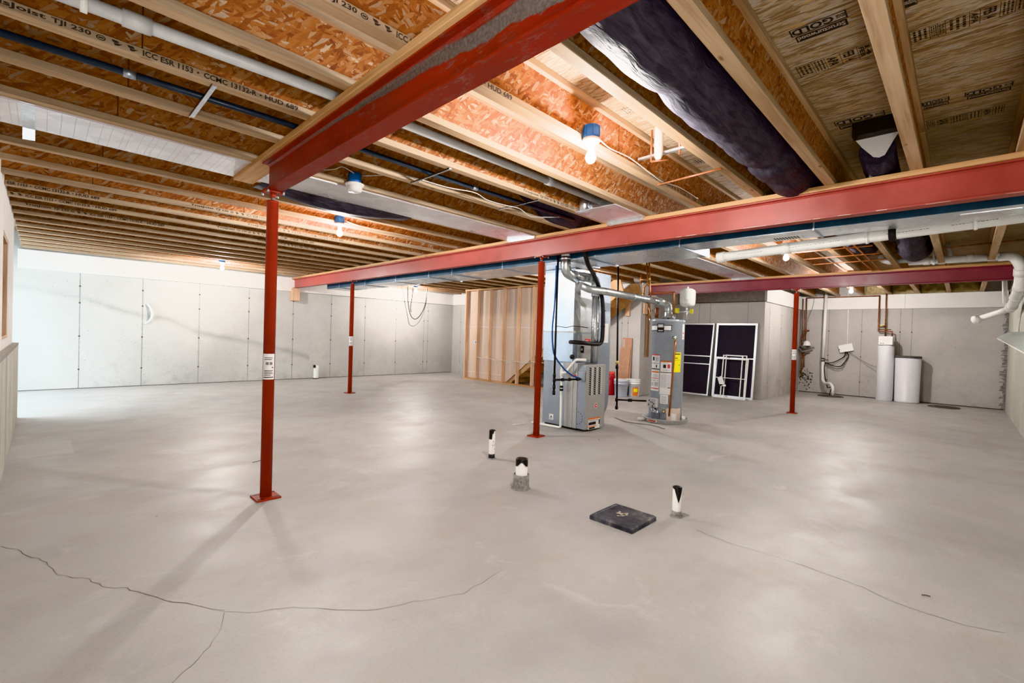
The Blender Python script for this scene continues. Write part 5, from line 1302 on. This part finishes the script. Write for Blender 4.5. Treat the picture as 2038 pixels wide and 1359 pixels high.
def hb(b):
    x0, x1, y0, y1 = 2.558, 2.872, 1.425, 1.738
    r0 = [(x0, y0), (x1, y0), (x1, y1), (x0, y1)]; i = .012
    prof = [(0, .001), (0, .026), (i, .036), (i + .014, .036), (i + .018, .033)]
    prev = None
    for d, z in prof:
        vs = [b.verts.new((x + (d if x == x0 else -d), y + (d if y == y0 else -d), z)) for x, y in r0]
        if prev:
            for k in range(4): b.faces.new([prev[k], prev[(k + 1) % 4], vs[(k + 1) % 4], vs[k]])
        prev = vs
    b.faces.new(prev)
part('cover', 'hatch', t, hb)
bm = B()
for i in range(24):
    a = random.uniform(0, 2 * PI); q = random.random() ** .5
    lathe(bm, (2.73 + math.cos(a) * q * .05, 1.60 + math.sin(a) * q * .035, .0332), [(random.uniform(.004, .013), 0), (0, .0006)], 7, 0, (0, 0, 1), False)
obj('dust_patch', bm, 'bare', t)['label'] = 'tan dusty patch'
t = thing('floor_pipe', 'white capped pipe stub on the floor against the far left wall', 'pipe', (4.70, 11.30, 0))
part('pipe', 'pvc', t, lambda b: lathe(b, (4.70, 11.28, 0), [(.06, 0), (.06, .27), (.05, .32), (0, .335)], 20))
part('tape', 'black_tape', t, lambda b: [box(b, 4.615, 4.66, 11.22, 11.25, .27, .34), lathe(b, (4.70, 11.28, 0), [(.075, .0), (.065, .02), (.06, .02)], 16)], 'black tape')
# small debris on the floor
for k, (x, y, L, a, lab) in enumerate([(1.32, 4.47, .10, .3, 'thin dark twig on the floor left of the nearest column'), (3.02, .08, .035, 1.9, 'thin dark splinter on the floor at the right'), (4.6, 3.02, .05, .8, 'small dark scrap on the floor in front of the furnace')]):
    bm = B(); tube(bm, [(x, y, .004), (x + L * .5 * math.cos(a), y + L * .5 * math.sin(a), .005), (x + L * math.cos(a + .15), y + L * math.sin(a + .15), .004)], .002, 6)
    tag(obj('splinter', bm, 'black', None, (x, y, 0)), lab, 'debris')

# ------------------------------------------------------------------ left wall bits
bm = B(); tube(bm, spline([(1.43, 11.37, 1.60), (1.49, 11.33, 1.48), (1.50, 11.32, 1.38), (1.47, 11.33, 1.28), (1.40, 11.37, 1.21)]), .018, 12)
tag(obj('hose', bm, 'white_pl', None, (1.45, 11.37, 1.4)), 'short bent white hose sticking out of the left wall', 'hose')
bm = B(); box(bm, 4.09, 4.25, 11.22, 11.388, 1.86, BZ0 - .002, 0, .004)
tag(obj('wood_block', bm, 'lumber_z', None, (4.17, 11.3, 2.0)), 'wooden bearing block under the long beam end at the left wall', 'block')
cable('long drooping grey cable loop hanging below the bulb at the far wall', [(6.35, 10.2, 2.38), (6.45, 10.2, 2.0), (6.55, 10.2, 1.62), (6.62, 10.2, 1.40), (6.78, 10.2, 1.385), (6.95, 10.2, 1.55), (7.1, 10.2, 1.95), (7.12, 10.2, 2.38)], .009, 'grey_cable', 'drooping cables')
cable('shorter black cable loop hanging below the bulb at the far wall', [(6.50, 10.15, 2.38), (6.52, 10.15, 2.0), (6.58, 10.15, 1.72), (6.66, 10.15, 1.58), (6.78, 10.15, 1.555), (6.92, 10.15, 1.68), (7.05, 10.15, 1.95), (7.10, 10.15, 2.38)], .011, 'black', 'drooping cables')
cable('short straight black cable end hanging below the bulb at the far wall', [(6.66, 10.15, 2.38), (6.64, 10.15, 2.1), (6.60, 10.15, 1.85), (6.62, 10.15, 1.72)], .010, 'black', 'drooping cables')

# ------------------------------------------------------------------ light
w = bpy.data.worlds.new('sky'); SC.world = w; w.use_nodes = True
nt = w.node_tree; bg = nt.nodes['Background']
sky = nt.nodes.new('ShaderNodeTexSky'); sky.sky_type = 'HOSEK_WILKIE'; nt.links.new(sky.outputs[0], bg.inputs[0]); bg.inputs[1].default_value = .6
def area(name, loc, target, sx, sy, power, col):
    l = bpy.data.lights.new(name, 'AREA'); l.shape = 'RECTANGLE'; l.size = sx; l.size_y = sy; l.energy = power; l.color = col
    o = bpy.data.objects.new(name, l); COL.objects.link(o); o.location = loc
    o.rotation_euler = (Vector(target) - Vector(loc)).to_track_quat('-Z', 'Y').to_euler(); return o
area('daylight', (-1.3, 9.7, 1.35), (1.2, 9.7, .0), 2.2, 1.8, 150, (.78, .92, 1))
area('added_ceiling_fill', (-.08, -.45, .55), (3.0, 1.3, 2.7), .5, .5, 42, (1, .98, .95))  # added fill behind the camera, lifts the near ceiling
area('added_fill', (-.1, .6, 1.9), (3.0, 3.2, 1.6), .3, 1.2, 12, (.97, .98, 1))  # soft fill added beside the camera; no lamp stands there
SC.view_settings.view_transform = 'Khronos PBR Neutral'
SC.view_settings.look = 'None'
SC.view_settings.exposure = .1
SC.cycles.use_denoising = True
SC.cycles.max_bounces = 6; SC.cycles.diffuse_bounces = 3; SC.cycles.glossy_bounces = 3
SC.cycles.use_adaptive_sampling = True; SC.cycles.adaptive_threshold = .05
SC.cycles.sample_clamp_indirect = 8
